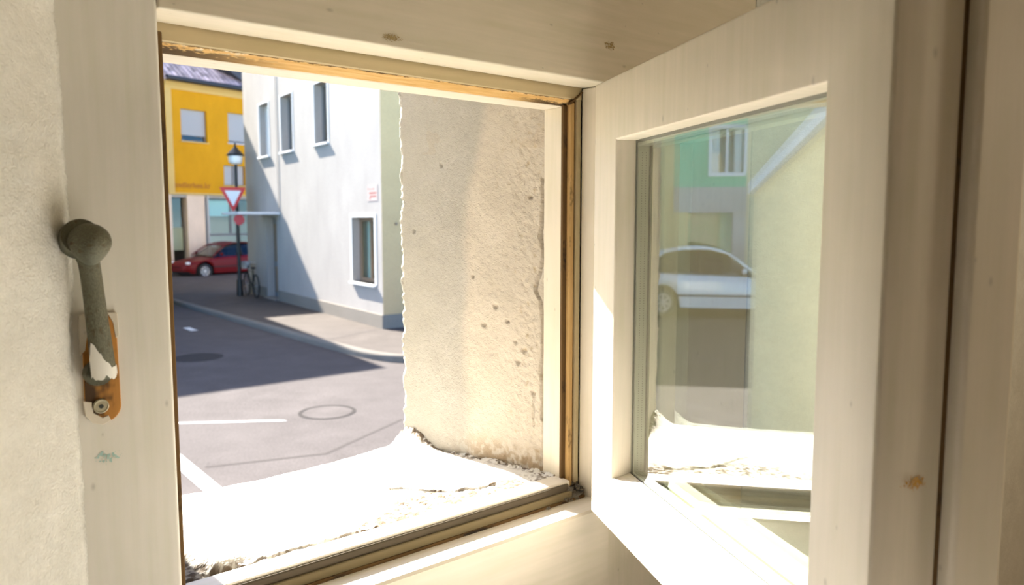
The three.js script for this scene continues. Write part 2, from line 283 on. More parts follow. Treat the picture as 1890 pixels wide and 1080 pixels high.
// the sill: white plaster, broken away along the frame
{
  const zo = (x) => -0.395 - 0.035 * smooth(0.52, 0.76, x) - 0.012 * smooth(0.42, 0.2, x) + 0.004 * fbm(x * 30, 4.4, 1, 3);
  const cr = [[0.59, -0.204], [0.606, -0.196], [0.62, -0.176], [0.645, -0.152], [0.665, -0.133], [0.70, -0.121], [0.735, -0.118]];
  const cr2 = [[0.27, -0.118], [0.30, -0.098], [0.345, -0.087], [0.38, -0.092], [0.43, -0.089], [0.50, -0.0925]];
  const dline = (x, z, L) => { let m = 9; for (let i = 1; i < L.length; i++) { const [ax, az] = L[i - 1], [bx, bz] = L[i], t = clamp(((x - ax) * (bx - ax) + (z - az) * (bz - az)) / ((bx - ax) ** 2 + (bz - az) ** 2)); m = Math.min(m, Math.hypot(x - ax - t * (bx - ax), z - az - t * (bz - az))); } return m; };
  const spots = [[0.355, -0.111, 0.0035], [0.301, -0.185, 0.004], [0.42, -0.17, 0.0025], [0.36, -0.30, 0.002], [0.34, -0.33, 0.0022], [0.47, -0.26, 0.002], [0.385, -0.25, 0.0022], [0.55, -0.30, 0.002], [0.63, -0.27, 0.0022], [0.515, -0.16, 0.002], [0.415, -0.37, 0.003]];
  const g = grid(400, 250, (u, v) => {
    const x = 0.17 + 0.69 * u; let z = mix(-0.076, -0.50, v);
    const e = zo(x); let y = SILL - 0.002 * smooth(-0.2, -0.4, z) + 0.004 * fbm(x * 6, z * 6, 1.2, 3) + 0.0012 * fbm(x * 34, z * 34, 3.2, 3);
    const wob = 0.012 * fbm(x * 18, z * 18, 5.5, 3), near = smooth(-0.125, -0.085, z + wob) * smooth(0.27, 0.33, x + wob);
    const right = smooth(0.03, 0.0, 0.8355 - 0.2585 * (-z - 0.106) - x + wob * 0.8);
    const crumbMid = smooth(0.055, 0.02, Math.hypot((x - 0.61) * 0.55, z + 0.128) + wob) + 0.8 * smooth(0.04, 0.01, Math.hypot((x - 0.73) * 0.45, z + 0.105) + wob) + 0.7 * smooth(0.03, 0.01, Math.hypot((x - 0.52) * 0.5, z + 0.10) + wob);
    const leftDirtShade = smooth(0.296, 0.280, x + wob * 1.2 - 0.3 * (z + 0.10)) * smooth(-0.19, -0.15, z + wob) + 0.8 * smooth(0.34, 0.30, x + wob) * smooth(-0.118, -0.1, z + wob);  // left corner: dirt plus the shadow wedge of the reveal, both painted dark
    const crumb = clamp(near * 0.55 + right * 0.9 + crumbMid + leftDirtShade);
    const gr = fbm(x * 130, z * 130, 6.6, 2), gr2 = fbm(x * 60, z * 60, 2.6, 3);
    y += crumb * (0.0028 * gr + 0.003 * gr2 - 0.0035);
    y += 0.012 * right * smooth(0.25, 0.0, gr2 + 0.2) * 0.5;
    const k1 = dline(x, z + 0.003 * nz(x * 90, 3), cr), k2 = dline(x, z + 0.003 * nz(x * 90, 7), cr2);
    const crack = Math.max(smooth(0.0045 + 0.002 * gr2, 0.001, k1), smooth(0.004 + 0.003 * gr2, 0.001, k2)); y -= 0.005 * crack;
    let sp = 0; for (const [a, b, r] of spots) sp = Math.max(sp, smooth(r * 1.3, r * 0.5, Math.hypot(x - a, z - b)));
    y -= 0.001 * sp; y -= 0.010 * leftDirtShade;
    // the corner by the outer edge of the reveal is built up in a small hollow curve
    const rx = 0.8355 - 0.2585 * (-z - 0.106); const fil = smooth(-0.30, -0.40, z) * smooth(0.055, 0.0, rx - x); y += 0.028 * fil * fil + 0.004 * fil * gr2;
    if (z < e + 0.012) { const k = clamp((e + 0.012 - z) / 0.05); y -= 0.10 * k * k + 0.003 * k; }
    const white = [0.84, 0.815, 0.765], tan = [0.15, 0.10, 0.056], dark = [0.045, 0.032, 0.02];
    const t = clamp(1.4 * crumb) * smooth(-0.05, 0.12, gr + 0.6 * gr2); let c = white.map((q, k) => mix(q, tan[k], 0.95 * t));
    const dk = Math.max(crack * 0.85, sp * 0.6, clamp(leftDirtShade) * (0.72 + 0.28 * smooth(-0.2, 0.2, gr2)), right * smooth(0.1, 0.4, gr2) * 0.4); c = c.map((q, k) => mix(q, dark[k], dk));
    const st = fbm(x * 9, z * 9, 9.9, 3); c = c.map((q, k) => q * (1 + 0.05 * st));
    return [x, y, z, x, z, ...c];
  }, true);
  part('sill_plaster', g, M.plasterVC, wallFront);
}
// inner splay at the left: hand trowelled plaster lapping over the edge of the post
part('inner_splay', grid(60, 260, (u, v) => {
  const y = 1.70 + 1.30 * v, lap = 0.128 + 0.004 * fbm(y * 9, 1.1, 5.2, 3) + 0.0015 * fbm(y * 60, 2.1, 1.2, 2);
  const x0 = lap, x = mix(x0, -0.05, u), z = u < 0.02 ? 0.0005 : mix(0.0025, 0.182, u), h = smooth(0, 0.06, u) * (0.004 * fbm(y * 7, u * 2, 2.4, 3) + 0.0013 * fbm(y * 55, u * 12, 4.8, 3) + 0.002);
  return [x + h * 0.7, y, z + h * 0.7, u * 0.25, y];
}), M.plaster, wallFront);
// room behind the camera
const RX0 = -2.6, RX1 = 3.2, RZ = 3.6, RY0 = 0.95, RY1 = 3.35;
part('slab', [box(RX0 - 0.2, RX1 + 0.2, RY0 - 0.25, RY0, 0.17, RZ + 0.2)], M.roomFloor, structure('floor', 'brown wooden floor of the room', 'floor'));
part('slab', [box(RX0 - 0.2, RX1 + 0.2, RY1, RY1 + 0.25, 0.12, RZ + 0.2)], M.roomWall, structure('ceiling', 'cream ceiling of the room', 'ceiling'));
part('plaster', [box(RX0 - 0.2, RX0, 0, 6, 0.0, RZ + 0.2)], M.roomWall, structure('wall_left', 'cream plastered left wall of the room', 'wall'));
part('plaster', [box(RX1, RX1 + 0.2, 0, 6, 0.0, RZ + 0.2)], M.roomWall, structure('wall_right', 'cream plastered right wall of the room', 'wall'));
part('plaster', [box(RX0, RX1, 0, 6, RZ, RZ + 0.2)], M.roomWall, structure('wall_back', 'cream plastered back wall of the room', 'wall'));

// ------------------------------------------------------------------ the window frame
const win = structure('window_1', 'cream painted wooden window frame with weathered rebates', 'window frame');
part('post', [bar(0.122, 0.2155, 1.75, 2.96, -0.046, 0, 0.004)], M.paintWhite, win);
part('post', [bar(0.2, 0.2315, 1.93, 2.60, -0.085, -0.0465, 0.002)], M.mould, win);
part('head', [bar(0.2155, 1.26, 2.611, 2.96, -0.058, 0.0, 0.003)], M.paintOld, win);
part('jamb', [bar(0.8662, 1.26, 1.75, 2.6105, -0.058, -0.0004, 0.003)], M.paint, win);
part('head_stop', [sweep([[-0.058, 2.640], [-0.058, 2.5935], [-0.0595, 2.5920], [-0.076, 2.5920], [-0.076, 2.640]], 'x', 0.2, 0.8665)], M.olive, win);
{
  const g = sweep([[-0.0598, 2.5918], [-0.0695, 2.5818], [-0.085, 2.5812], [-0.085, 2.5918]], 'x', 0.2, 0.852), p = g.attributes.position, uv = g.attributes.uv;
  for (let i = 0; i < p.count; i++) uv.setXY(i, (p.getX(i) - 0.2) / 0.652, (2.5922 - p.getY(i)) / 0.011);
  const map = dataTex(1024, 64, (u, v) => {
    const gr = fbm(u * 14, v * 5, 3.3, 4), f = fbm(u * 70, v * 6, 5.7, 3);
    let c = [0.87 + 0.10 * gr, 0.71 + 0.14 * gr, 0.46 + 0.18 * gr];
    const a = smooth(0.30, 0.06, u) * smooth(0.15, 0.45, v + 0.7 * f - 0.2 * (u / 0.3)), b = smooth(0.80, 0.93, u) * smooth(0.42, 0.75, v + 0.5 * f), e = smooth(0.16, 0.02, v + 0.25 * f) * 0.8, w = smooth(0.05, 0.12, u) * smooth(0.22, 0.17, u) * smooth(0.25, 0.42, f + 0.2) * smooth(0.5, 0.2, v);
    const m = clamp(Math.max(a, b, e)); c = c.map((q, k) => mix(q, [0.24, 0.18, 0.11][k], 0.85 * m)); return c.map((q, k) => mix(q, [0.93, 0.88, 0.78][k], w));
  }, true, 1);
  part('bare_wood_strip', [g], std(lin(1, 1, 1), { map, bumpMap: woodBump, bumpScale: 0.0006, roughness: 0.8 }), win);
}
part('head_soffit', [bar(0.2, 0.852, 2.5805, 2.63, -0.116, -0.0705, 0.002)], M.paint, win);
part('side_stop', [bar(0.8340, 0.8670, 1.95, 2.5808, -0.112, -0.0695, 0.0015)], M.paintOld, win);
part('seal_groove', [bar(0.8335, 0.8425, 1.955, 2.5830, -0.071, -0.0655, 0.001)], M.mould, win);
part('bare_wood_strip', [bar(0.8423, 0.8535, 1.955, 2.5885, -0.072, -0.0590, 0.004)], M.wood, win);
part('seal_groove', [bar(0.8533, 0.8562, 1.955, 2.5900, -0.072, -0.0625, 0.0005)], M.mould, win);
part('painted_bead', [bar(0.8560, 0.8664, 1.955, 2.5930, -0.072, -0.0583, 0.002)], M.olive, win);
part('mitre_gap', [bar(-0.0012, 0.0012, -0.017, 0.017, -0.004, 0.004, 0.0004).rotateZ(-0.9).translate(0.8530, 2.5945, -0.0588)], M.mould, win);
// bottom rail: outer weather bar, drained groove, inner ledge
part('bottom_rail', [sweep([[-0.05, 1.79], [-0.05, 1.9405], [-0.012, 1.9415], [0.009, 1.9415], [0.0125, 1.938], [0.0125, 1.79]], 'x', 0.2157, 0.8662)], M.paint, win);
part('weather_bar', [sweep([[-0.086, 1.935], [-0.086, 1.968], [-0.082, 1.9715], [-0.0520, 1.9705], [-0.0500, 1.9690], [-0.0500, 1.935]], 'x', 0.2, 0.838)], M.paint, win);
part('weather_bar', [sweep([[-0.0500, 1.938], [-0.0500, 1.9672], [-0.0470, 1.9672], [-0.0455, 1.9655], [-0.0455, 1.938]], 'x', 0.2157, 0.832)], M.weathered, win);
part('bare_wood_strip', [bar(0.2157, 0.836, 1.9392, 1.9570, -0.0465, -0.0405, 0.0025)], M.oliveWorn, win);
part('seal_groove', [bar(0.2157, 0.862, 1.9390, 1.9450, -0.0405, -0.0375, 0.0006)], M.mould, win);
{ // grey fluff and dirt caught in the lower corner of the frame
  const parts = []; const r = mulberry(5);
  for (let i = 0; i < 95; i++) { const g = new THREE.IcosahedronGeometry(0.0016 + r() * 0.0042, 1).toNonIndexed(); const p = g.attributes.position; const s = r() * 9; for (let k = 0; k < p.count; k++) { const q = 1 + 0.9 * nz(p.getX(k) * 500 + s, p.getY(k) * 500, p.getZ(k) * 500); p.setXYZ(k, p.getX(k) * q * 1.3, p.getY(k) * q * 0.8, p.getZ(k) * q); } g.computeVertexNormals(); const a = r(); g.translate(0.862 - a * 0.040 * (i < 78 ? 1 : 2.2), 1.9425 + r() * r() * 0.034 * (1 - a), -0.040 - r() * 0.022 + (i > 78 ? 0.006 : 0)); parts.push(g); }
  const m = part('dust', parts, M.dust, win); m.userData.kind = 'stuff';
}
// small marks on the paint: a torn brush mark, scuffs, a smear of turquoise
function mark(parent, w, h, x, y, z, ry, color, seed, dense = 0.1) {
  const t = dataTex(128, 64, (u, v) => { const e = Math.hypot((u - 0.5) * 2, (v - 0.5) * 2); return smooth(dense - 0.06, dense + 0.06, fbm(u * 16 * w / h * 0.5, v * 7, seed, 4) + 0.25 - 0.55 * e * e); }, false, 1); t.wrapS = t.wrapT = THREE.ClampToEdgeWrapping;
  return part('scuff', new THREE.PlaneGeometry(w, h).rotateY(ry).translate(x, y, z), std(color, { alphaMap: t, alphaTest: 0.5, roughness: 0.8 }), parent);
}
mark(win, 0.036, 0.012, 0.483, 2.6225, 0.0005, 0, lin(0.42, 0.31, 0.14), 3.1);
mark(win, 0.030, 0.016, 0.868, 2.668, 0.0005, 0, lin(0.40, 0.29, 0.13), 7.4);
mark(win, 0.030, 0.018, 0.150, 2.165, 0.0005, 0, lin(0.42, 0.60, 0.56), 5.6, 0.16);
// ------------------------------------------------------------------ the open sash, hinged on the right
const SH = 0.64, SW = 0.592, SY = 1.956;
const sash = thing('casement_sash', 'cream painted wooden window sash with double glazing, swung open into the room', 'window sash', [0.80, SY, 0.037], R(-115));
{
  const T0 = 0.082, T1 = 0.519, Y0 = 0.079, Y1 = 0.5535, D = 0.060;
  { // joints are painted over: one frame with eased arrises
    const b = 0.003, q = new THREE.Shape([[b, b], [SW - b, b], [SW - b, SH - b], [b, SH - b]].map((p) => new THREE.Vector2(...p)));
    q.holes.push(new THREE.Path([[T0 - b, Y0 - b], [T0 - b, Y1 + b], [T1 + b, Y1 + b], [T1 + b, Y0 - b]].map((p) => new THREE.Vector2(...p))));
    const g = new THREE.ExtrudeGeometry(q, { depth: D - 2 * b, bevelEnabled: true, bevelSize: b, bevelThickness: b, bevelSegments: 3 }).translate(0, 0, -D + b);
    part('sash_frame', toCreasedNormals(metreUV(g, 1), 0.6), M.paint, sash);
    part('weather_bead', [sweep([[-0.0275, Y0 - 0.001], [-0.0040, Y0 - 0.0012], [-0.0275, Y0 + 0.006]], 'x', T0, T1)], M.paint, sash);
  }
  // inner lip that closes against the frame, stepping out beyond the edge
  const L0 = -0.112;
  part('lip', [bar(SW - 0.055, SW + 0.011, -0.008, SH + 0.008, L0, -0.0645, 0.005)], M.paint, sash);
  part('lip', [bar(0.03, T0 + 0.012, -0.008, SH + 0.008, L0, -0.0645, 0.005)], M.paint, sash);
  part('lip', [bar(T0, SW - 0.05, -0.008, Y0 + 0.004, L0 + 0.0005, -0.065, 0.005)], M.paint, sash);
  part('lip', [bar(T0, SW - 0.05, Y1 - 0.004, SH + 0.008, L0 + 0.0005, -0.065, 0.005)], M.paint, sash);
  part('seal', [bar(SW - 0.012, SW - 0.002, 0.004, SH - 0.004, -0.0665, -0.058, 0.001)], M.mould, sash);
  // glazing: two panes, perforated spacer between, dark sealant
  const a0 = T0 - 0.004, a1 = T1 + 0.004, b0 = Y0 - 0.004, b1 = Y1 + 0.004, g0 = -0.0285, g1 = -0.0485;
  part('glass_pane', new THREE.PlaneGeometry(a1 - a0, b1 - b0).translate((a0 + a1) / 2, (b0 + b1) / 2, g0), M.glass, sash);
  part('glass_pane', new THREE.PlaneGeometry(a1 - a0, b1 - b0).translate((a0 + a1) / 2, (b0 + b1) / 2, g1), M.glass, sash);
  const sp = [
    [bar(T0 + 0.0035, T0 + 0.0075, Y0, Y1, g1 + 0.002, g0 - 0.002, 0.0006), 'v'], [bar(T1 - 0.0075, T1 - 0.0035, Y0, Y1, g1 + 0.002, g0 - 0.002, 0.0006), 'v'],
    [bar(T0, T1, Y0 + 0.0045, Y0 + 0.009, g1 + 0.002, g0 - 0.002, 0.0006), 'h'], [bar(T0, T1, Y1 - 0.0080, Y1 - 0.0035, g1 + 0.002, g0 - 0.002, 0.0006), 'h']];
  sp.forEach(([g], i) => {
    const s = part('spacer', [g], M.spacer, sash), dots = [];
    const n = i < 2 ? 130 : 118;
    for (let k = 0; k < n; k++) for (const w of [-0.0028, 0.0028]) {
      const d = new THREE.CircleGeometry(0.00062, 6), z = (g0 + g1) / 2 + w;
      if (i === 0) d.rotateY(Math.PI / 2).translate(T0 + 0.00755, Y0 + 0.012 + k * 0.00345, z);
      else if (i === 1) d.rotateY(-Math.PI / 2).translate(T1 - 0.00755, Y0 + 0.012 + k * 0.00345, z);
      else if (i === 2) d.rotateX(-Math.PI / 2).translate(T0 + 0.012 + k * 0.0035, Y0 + 0.00905, z);
      else d.rotateX(Math.PI / 2).translate(T0 + 0.012 + k * 0.0035, Y1 - 0.00805, z);
      dots.push(d);
    }
    const q = part('perforation', dots, M.hole, s); q.userData.kind = 'stuff';
  });
  part('sealant', [bar(T0 - 0.004, T0 + 0.0036, Y0 - 0.003, Y1 + 0.003, g1 + 0.001, g0 - 0.001, 0), bar(T1 - 0.0036, T1 + 0.004, Y0 - 0.003, Y1 + 0.003, g1 + 0.001, g0 - 0.001, 0), bar(T0, T1, Y0 - 0.003, Y0 + 0.0046, g1 + 0.001, g0 - 0.001, 0), bar(T0, T1, Y1 - 0.0036, Y1 + 0.003, g1 + 0.001, g0 - 0.001, 0)], M.rubber, sash);
  // glazing beads on the room side
  part('glazing_bead', [sweep([[T0 - 0.002, g1 - 0.0012], [T0 + 0.012, g1 - 0.0012], [T0 + 0.003, -0.066], [T0 - 0.002, -0.066]], 'y', Y0, Y1)], M.paint, sash);
  part('glazing_bead', [sweep([[T1 + 0.002, g1 - 0.0012], [T1 - 0.012, g1 - 0.0012], [T1 - 0.003, -0.066], [T1 + 0.002, -0.066]], 'y', Y0, Y1)], M.paint, sash);
  part('glazing_bead', [sweep([[g1 - 0.0012, Y0 - 0.002], [g1 - 0.0012, Y0 + 0.014], [-0.066, Y0 + 0.003], [-0.066, Y0 - 0.002]], 'x', T0, T1)], M.paint, sash);
  part('glazing_bead', [sweep([[g1 - 0.0012, Y1 + 0.002], [g1 - 0.0012, Y1 - 0.012], [-0.066, Y1 - 0.003], [-0.066, Y1 + 0.002]], 'x', T0, T1)], M.paint, sash);
  mark(sash, 0.028, 0.014, SW + 0.0006, 0.247, -0.036, Math.PI / 2, lin(0.62, 0.36, 0.10), 2.7, 0.12);
  // hinges between sash and jamb
  for (const y of [0.09, 0.53]) {
    const h = part('hinge', [cyl(0.006, 0.006, 0.07, 0.006, y, -0.066, 14), bar(-0.004, 0.03, y - 0.03, y + 0.03, -0.0648, -0.0605, 0.0008)], M.steel, sash);
    part('hinge_leaf', [bar(-0.05, 0.004, y - 0.03, y + 0.03, -0.070, -0.066, 0.0008)], M.steel, h);
  }
}
// ------------------------------------------------------------------ the latch handle on the left post
{
  const h = thing('latch_handle', 'grey oxidised window latch handle with round knob on an orange brown plate', 'handle', [0.148, 2.2545, 0]);
  // plate: long plate with round lower end
  const s = new THREE.Shape(); s.moveTo(-0.0135, 0.052); s.lineTo(0.0145, 0.052); s.lineTo(0.0155, -0.038); s.absarc(0.0005, -0.038, 0.015, 0, -Math.PI, true); s.lineTo(-0.0135, 0.052);
  part('backplate', [metreUV(new THREE.ExtrudeGeometry(s, { depth: 0.0022, bevelEnabled: true, bevelSize: 0.001, bevelThickness: 0.001, bevelSegments: 2, curveSegments: 18 }))], M.brassOld, h);
  // flakes of wall paint left on the plate's end and top corners
  const flake = (pts, z0, d, name = 'paint_flake') => { const sh = new THREE.Shape(pts.map((p) => new THREE.Vector2(...p))); return part(name, [metreUV(new THREE.ExtrudeGeometry(sh, { depth: d, bevelEnabled: true, bevelSize: 0.0004, bevelThickness: 0.0004, bevelSegments: 1 }).translate(0, 0, z0))], M.paint, h); };
  flake([[-0.0165, -0.030], [-0.010, -0.032], [-0.009, -0.043], [-0.001, -0.049], [0.004, -0.0475], [0.006, -0.052], [-0.001, -0.0555], [-0.010, -0.052], [-0.0155, -0.044]], 0.0012, 0.0026);
  flake([[-0.0165, 0.054], [-0.009, 0.055], [-0.0085, 0.044], [-0.011, 0.034], [-0.0135, 0.020], [-0.017, 0.016], [-0.017, 0.04]], 0.0012, 0.0024);
  flake([[0.0085, 0.055], [0.0165, 0.054], [0.0170, 0.032], [0.0145, 0.030], [0.013, 0.045]], 0.0012, 0.0024);
  // boss the lever turns in
  const boss = part('boss', [new THREE.CylinderGeometry(0.0115, 0.0135, 0.010, 20).rotateX(Math.PI / 2).translate(-0.003, -0.003, 0.007)], M.zinc, h);
  // lever: an oval bar swelling towards the knob
  const path = [[0.0005, -0.010, 0.014], [-0.001, 0.010, 0.017], [-0.0045, 0.050, 0.022], [-0.0085, 0.092, 0.028], [-0.0115, 0.116, 0.033]].map((p) => new THREE.Vector3(...p));
  const cv = new THREE.CatmullRomCurve3(path), N = 40, K = 18;
  const lever = grid(K, N, (u, v) => {
    const c = cv.getPoint(v), t = cv.getTangent(v), side = new THREE.Vector3(1, 0, 0).addScaledVector(t, -t.x).normalize(), out = new THREE.Vector3().crossVectors(side, t).normalize();
    const w = mix(0.0115, 0.0092, smooth(0, 0.75, v)) * mix(1, 1.25, smooth(0.88, 1, v)), d = 0.0062, a = u * Math.PI * 2, e = v < 0.06 ? Math.sqrt(clamp(v / 0.06)) : 1;
    const q = c.clone().addScaledVector(side, w * e * Math.cos(a)).addScaledVector(out, d * e * Math.sin(a));
    return [q.x, q.y, q.z, u, v];
  });
  const lv = part('lever', lever, M.zinc, h);
  // knob: squat ball with a collar cut off flat at the top left
  const kg = new THREE.SphereGeometry(0.0175, 36, 24), p = kg.attributes.position;
  for (let i = 0; i < p.count; i++) { let x = p.getX(i), y = p.getY(i), z = p.getZ(i) * 0.82; if (y < -0.004) { const k = (-0.004 - y) / 0.0135; x *= 1 - 0.25 * k; y -= 0.004 * k; } p.setXYZ(i, x * 1.04, y, z); }
  kg.computeVertexNormals();
  const kn = part('knob', [kg.translate(-0.0095, 0.1255, 0.036)], M.zinc, lv);
  part('knob_collar', [new THREE.CylinderGeometry(0.0165, 0.0185, 0.016, 28).rotateX(Math.PI / 2 - 0.25).rotateZ(0.2).translate(-0.0155, 0.1290, 0.026)], M.zinc, lv);
  // old white paint run down over the lever's foot
  const pf = grid(26, 26, (u, v) => { const lo = 0.03 + 0.07 * Math.max(0, nz(u * 7, 1.2, 4) + 0.2) + 0.02 * nz(u * 23, 3.4), hi = 0.19 + 0.19 * smooth(0.25, 0.85, u) - 0.1 * smooth(0.85, 1, u) + 0.03 * nz(u * 17, 8.8), c = cv.getPoint(mix(lo, hi, v)), a = mix(0.2, Math.PI - 0.35, u); return [c.x + 0.0119 * Math.cos(a), c.y, c.z + 0.0068 * Math.sin(a), u, v]; });
  part('white_paint', pf, M.chipPaint, lv);
  // screw
  const sc = part('screw', [new THREE.CylinderGeometry(0.0066, 0.0072, 0.003, 22).rotateX(Math.PI / 2).translate(-0.002, -0.0365, 0.0042), new THREE.TorusGeometry(0.0062, 0.0009, 6, 22).translate(-0.002, -0.0365, 0.0056)], M.steel, h);
  part('slot', [new THREE.CylinderGeometry(0.0022, 0.0022, 0.0006, 8).rotateX(Math.PI / 2).translate(-0.002, -0.0365, 0.0060)], M.hole, sc);
}

// ------------------------------------------------------------------ white table below the window: out of view, placed to bounce the sun up
{
  const t = thing('table', 'white painted table below the window, out of view, placed to bounce sun onto the frame', 'table', [0.55, RY0, 0.72]);
  part('table_top', [bar(-0.95, 0.75, 0.84, 0.87, -0.535, 0.5, 0.006)], M.tableWhite, t);
  for (const [x, z] of [[-0.88, -0.43], [-0.88, 0.43], [0.68, -0.43], [0.68, 0.43]]) part('leg', [bar(x - 0.03, x + 0.03, 0, 0.84, z - 0.03, z + 0.03, 0.004)], M.tableWhite, t);
  part('apron', [bar(-0.85, 0.65, 0.75, 0.84, -0.45, -0.43, 0.003)], M.tableWhite, t);
  part('apron', [bar(-0.85, 0.65, 0.75, 0.84, 0.43, 0.45, 0.003)], M.tableWhite, t);
}
// ------------------------------------------------------------------ unseen pendant lamp behind the open sash, placed to warm the room side
{
  const l = thing('unseen_pendant_lamp', 'warm white globe pendant lamp out of view behind the open sash, placed to light the frame and room', 'lamp', [1.75, RY1, 1.75]);
  part('canopy', [cyl(0.05, 0.06, 0.03, 0, -0.015, 0, 24)], M.trimWhite, l);
  part('cord', [cyl(0.004, 0.004, 0.44, 0, -0.24, 0, 8)], M.trimWhite, l);
  part('globe', [new THREE.SphereGeometry(0.12, 32, 20).translate(0, -0.58, 0)], std(lin(0.85, 0.82, 0.74), { emissive: lin(1, 0.80, 0.52), emissiveIntensity: 0.8 }), l);
  const b = new THREE.PointLight(new THREE.Color(1.0, 0.86, 0.64), 1.6, 0, 2); b.position.set(0, -0.58, 0); b.shadow.radius = 6; b.castShadow = true; b.name = 'unseen_lamp_light'; l.add(b);
}
// ------------------------------------------------------------------ street
const road = structure('ground', 'grey asphalt street with worn white markings', 'road');
part('asphalt', [box(-40, 60, -0.3, 0, -70, FZ)], M.asphalt, road);
function markQuad(name, pts, h, mat, y0 = -0.01) { return part(name, [metreUV(new THREE.ExtrudeGeometry(new THREE.Shape(pts.map(([x, z]) => new THREE.Vector2(x, -z))), { depth: h - y0, bevelEnabled: false }).rotateX(-Math.PI / 2).translate(0, y0, 0))], mat, road); }
markQuad('road_line', [[1.6, -9.02], [3.44, -7.80], [3.50, -7.70], [1.6, -8.96]], 0.004, M.line);
markQuad('road_line', [[1.98, -7.15], [2.13, -7.15], [2.13, -5.4], [1.98, -5.4]], 0.004, M.line);
markQuad('road_line', [[4.85, -16.7], [4.99, -16.7], [4.99, -16.1], [4.85, -16.1]], 0.004, M.line);
markQuad('asphalt_patch', [[2.2, -6.6], [3.3, -6.25], [4.6, -6.9], [4.6, -6.86], [3.3, -6.2], [2.2, -6.55]], 0.002, M.tar);
function manhole(x, z, r, mat, ringMat, label) {
  const m = thing('manhole_cover', label, 'manhole cover', [x, 0, z]);
  part('ring', [new THREE.RingGeometry(r, r + 0.045, 40).rotateX(-Math.PI / 2).translate(0, 0.004, 0), new THREE.CylinderGeometry(r + 0.045, r + 0.045, 0.03, 40, 1, true).translate(0, -0.011, 0)], ringMat, m);
  part('lid', [new THREE.CylinderGeometry(r - 0.008, r - 0.008, 0.03, 40).translate(0, -0.012, 0)], mat, m);
  return m;
}
manhole(4.06, -7.78, 0.31, M.asphalt, M.iron, 'round manhole cover in the sunlit road');
manhole(3.97, -12.73, 0.38, M.iron, M.iron, 'dark iron manhole cover in the shaded road');
{ // pavement in front of the white house, rounding the corner to the right
  const edge = [[6.75, -40], [6.5, -34], [6.2, -28.5], [6.05, -24.5], [6.05, -21.3], [6.10, -16], [6.13, -12.5], [6.20, -10.9], [6.40, -10.15], [6.85, -9.80], [7.5, -9.7], [8.4, -9.68], [10, -9.7], [12.5, -9.7], [16, -9.7], [20, -9.7], [24, -9.7]];
  const kcv = new THREE.SplineCurve(edge.map(([x, z]) => new THREE.Vector2(x, z))), pts = kcv.getPoints(90);
  const pave = structure('pavement', 'pale asphalt pavement in front of the white house', 'pavement');
  const sh = new THREE.Shape([...pts.map((p, i) => { const t = kcv.getTangent(i / 90); return new THREE.Vector2(p.x + 0.1 * t.y, -(p.y - 0.1 * t.x)); }), new THREE.Vector2(24, 40), new THREE.Vector2(6.85, 40)]);
  part('asphalt', [metreUV(new THREE.ExtrudeGeometry(sh, { depth: 0.125, bevelEnabled: false }).rotateX(-Math.PI / 2))], M.pavement, pave);
  const kg = grid(90, 5, (u, v) => { const p = kcv.getPoint(u), t = kcv.getTangent(u), prof = [[0, -0.02], [0, 0.07], [0.006, 0.098], [0.025, 0.122], [0.13, 0.13], [0.13, 0.1]][Math.round(v * 5)]; return [p.x + t.y * prof[0], prof[1], p.y - t.x * prof[0], u * 40, prof[0] * 3 + prof[1] * 3]; });
  part('kerb', kg, M.kerb, pave);
  part('joint', [metreUV(new THREE.ExtrudeGeometry(new THREE.Shape([[6.25, 12.35], [7.80, 13.0], [7.80, 13.03], [6.25, 12.39]].map((p) => new THREE.Vector2(...p))), { depth: 0.004, bevelEnabled: false }).rotateX(-Math.PI / 2).translate(0, 0.1225, 0))], M.tar, pave);
}
// ------------------------------------------------------------------ houses
// recessed window into a wall: local x along the wall, y up, outside towards s*z
function winUnit(parent, x0, x1, y0, y1, zf, out, o = {}) {
  const { depth = 0.2, mat = M.frameGrey, pane = M.pane, mull = 0, sillMat = M.trimWhite, sill = 0.06, surround = 0.07, sw = 0.06 } = o, zi = zf - out * depth;
  const zz = (a, b) => [Math.min(a, b), Math.max(a, b)];
  const f = part('window', [box(x0, x0 + sw, y0, y1, ...zz(zi, zi + out * 0.06)), box(x1 - sw, x1, y0, y1, ...zz(zi, zi + out * 0.06)), box(x0 + sw, x1 - sw, y0, y0 + sw, ...zz(zi, zi + out * 0.06)), box(x0 + sw, x1 - sw, y1 - sw, y1, ...zz(zi, zi + out * 0.06)), ...(mull ? [box((x0 + x1) / 2 - mull / 2, (x0 + x1) / 2 + mull / 2, y0 + sw, y1 - sw, ...zz(zi, zi + out * 0.06))] : [])], mat, parent);
  part('pane', new THREE.PlaneGeometry(x1 - x0 - 0.02, y1 - y0 - 0.02).translate((x0 + x1) / 2, (y0 + y1) / 2, zi + out * 0.025), pane, f);
  if (surround) part('window_surround', [box(x0 - surround, x0, y0, y1 + surround, ...zz(zf - out * 0.02, zf + out * 0.012)), box(x1, x1 + surround, y0, y1 + surround, ...zz(zf - out * 0.02, zf + out * 0.012)), box(x0, x1, y1, y1 + surround, ...zz(zf - out * 0.02, zf + out * 0.012))], M.trimWhite, parent);
  if (sill) part('window_sill', [bar(x0 - 0.06, x1 + 0.06, y0 - 0.05, y0, ...zz(zf - out * depth, zf + out * sill), 0.008)], sillMat, parent);
  return f;
}
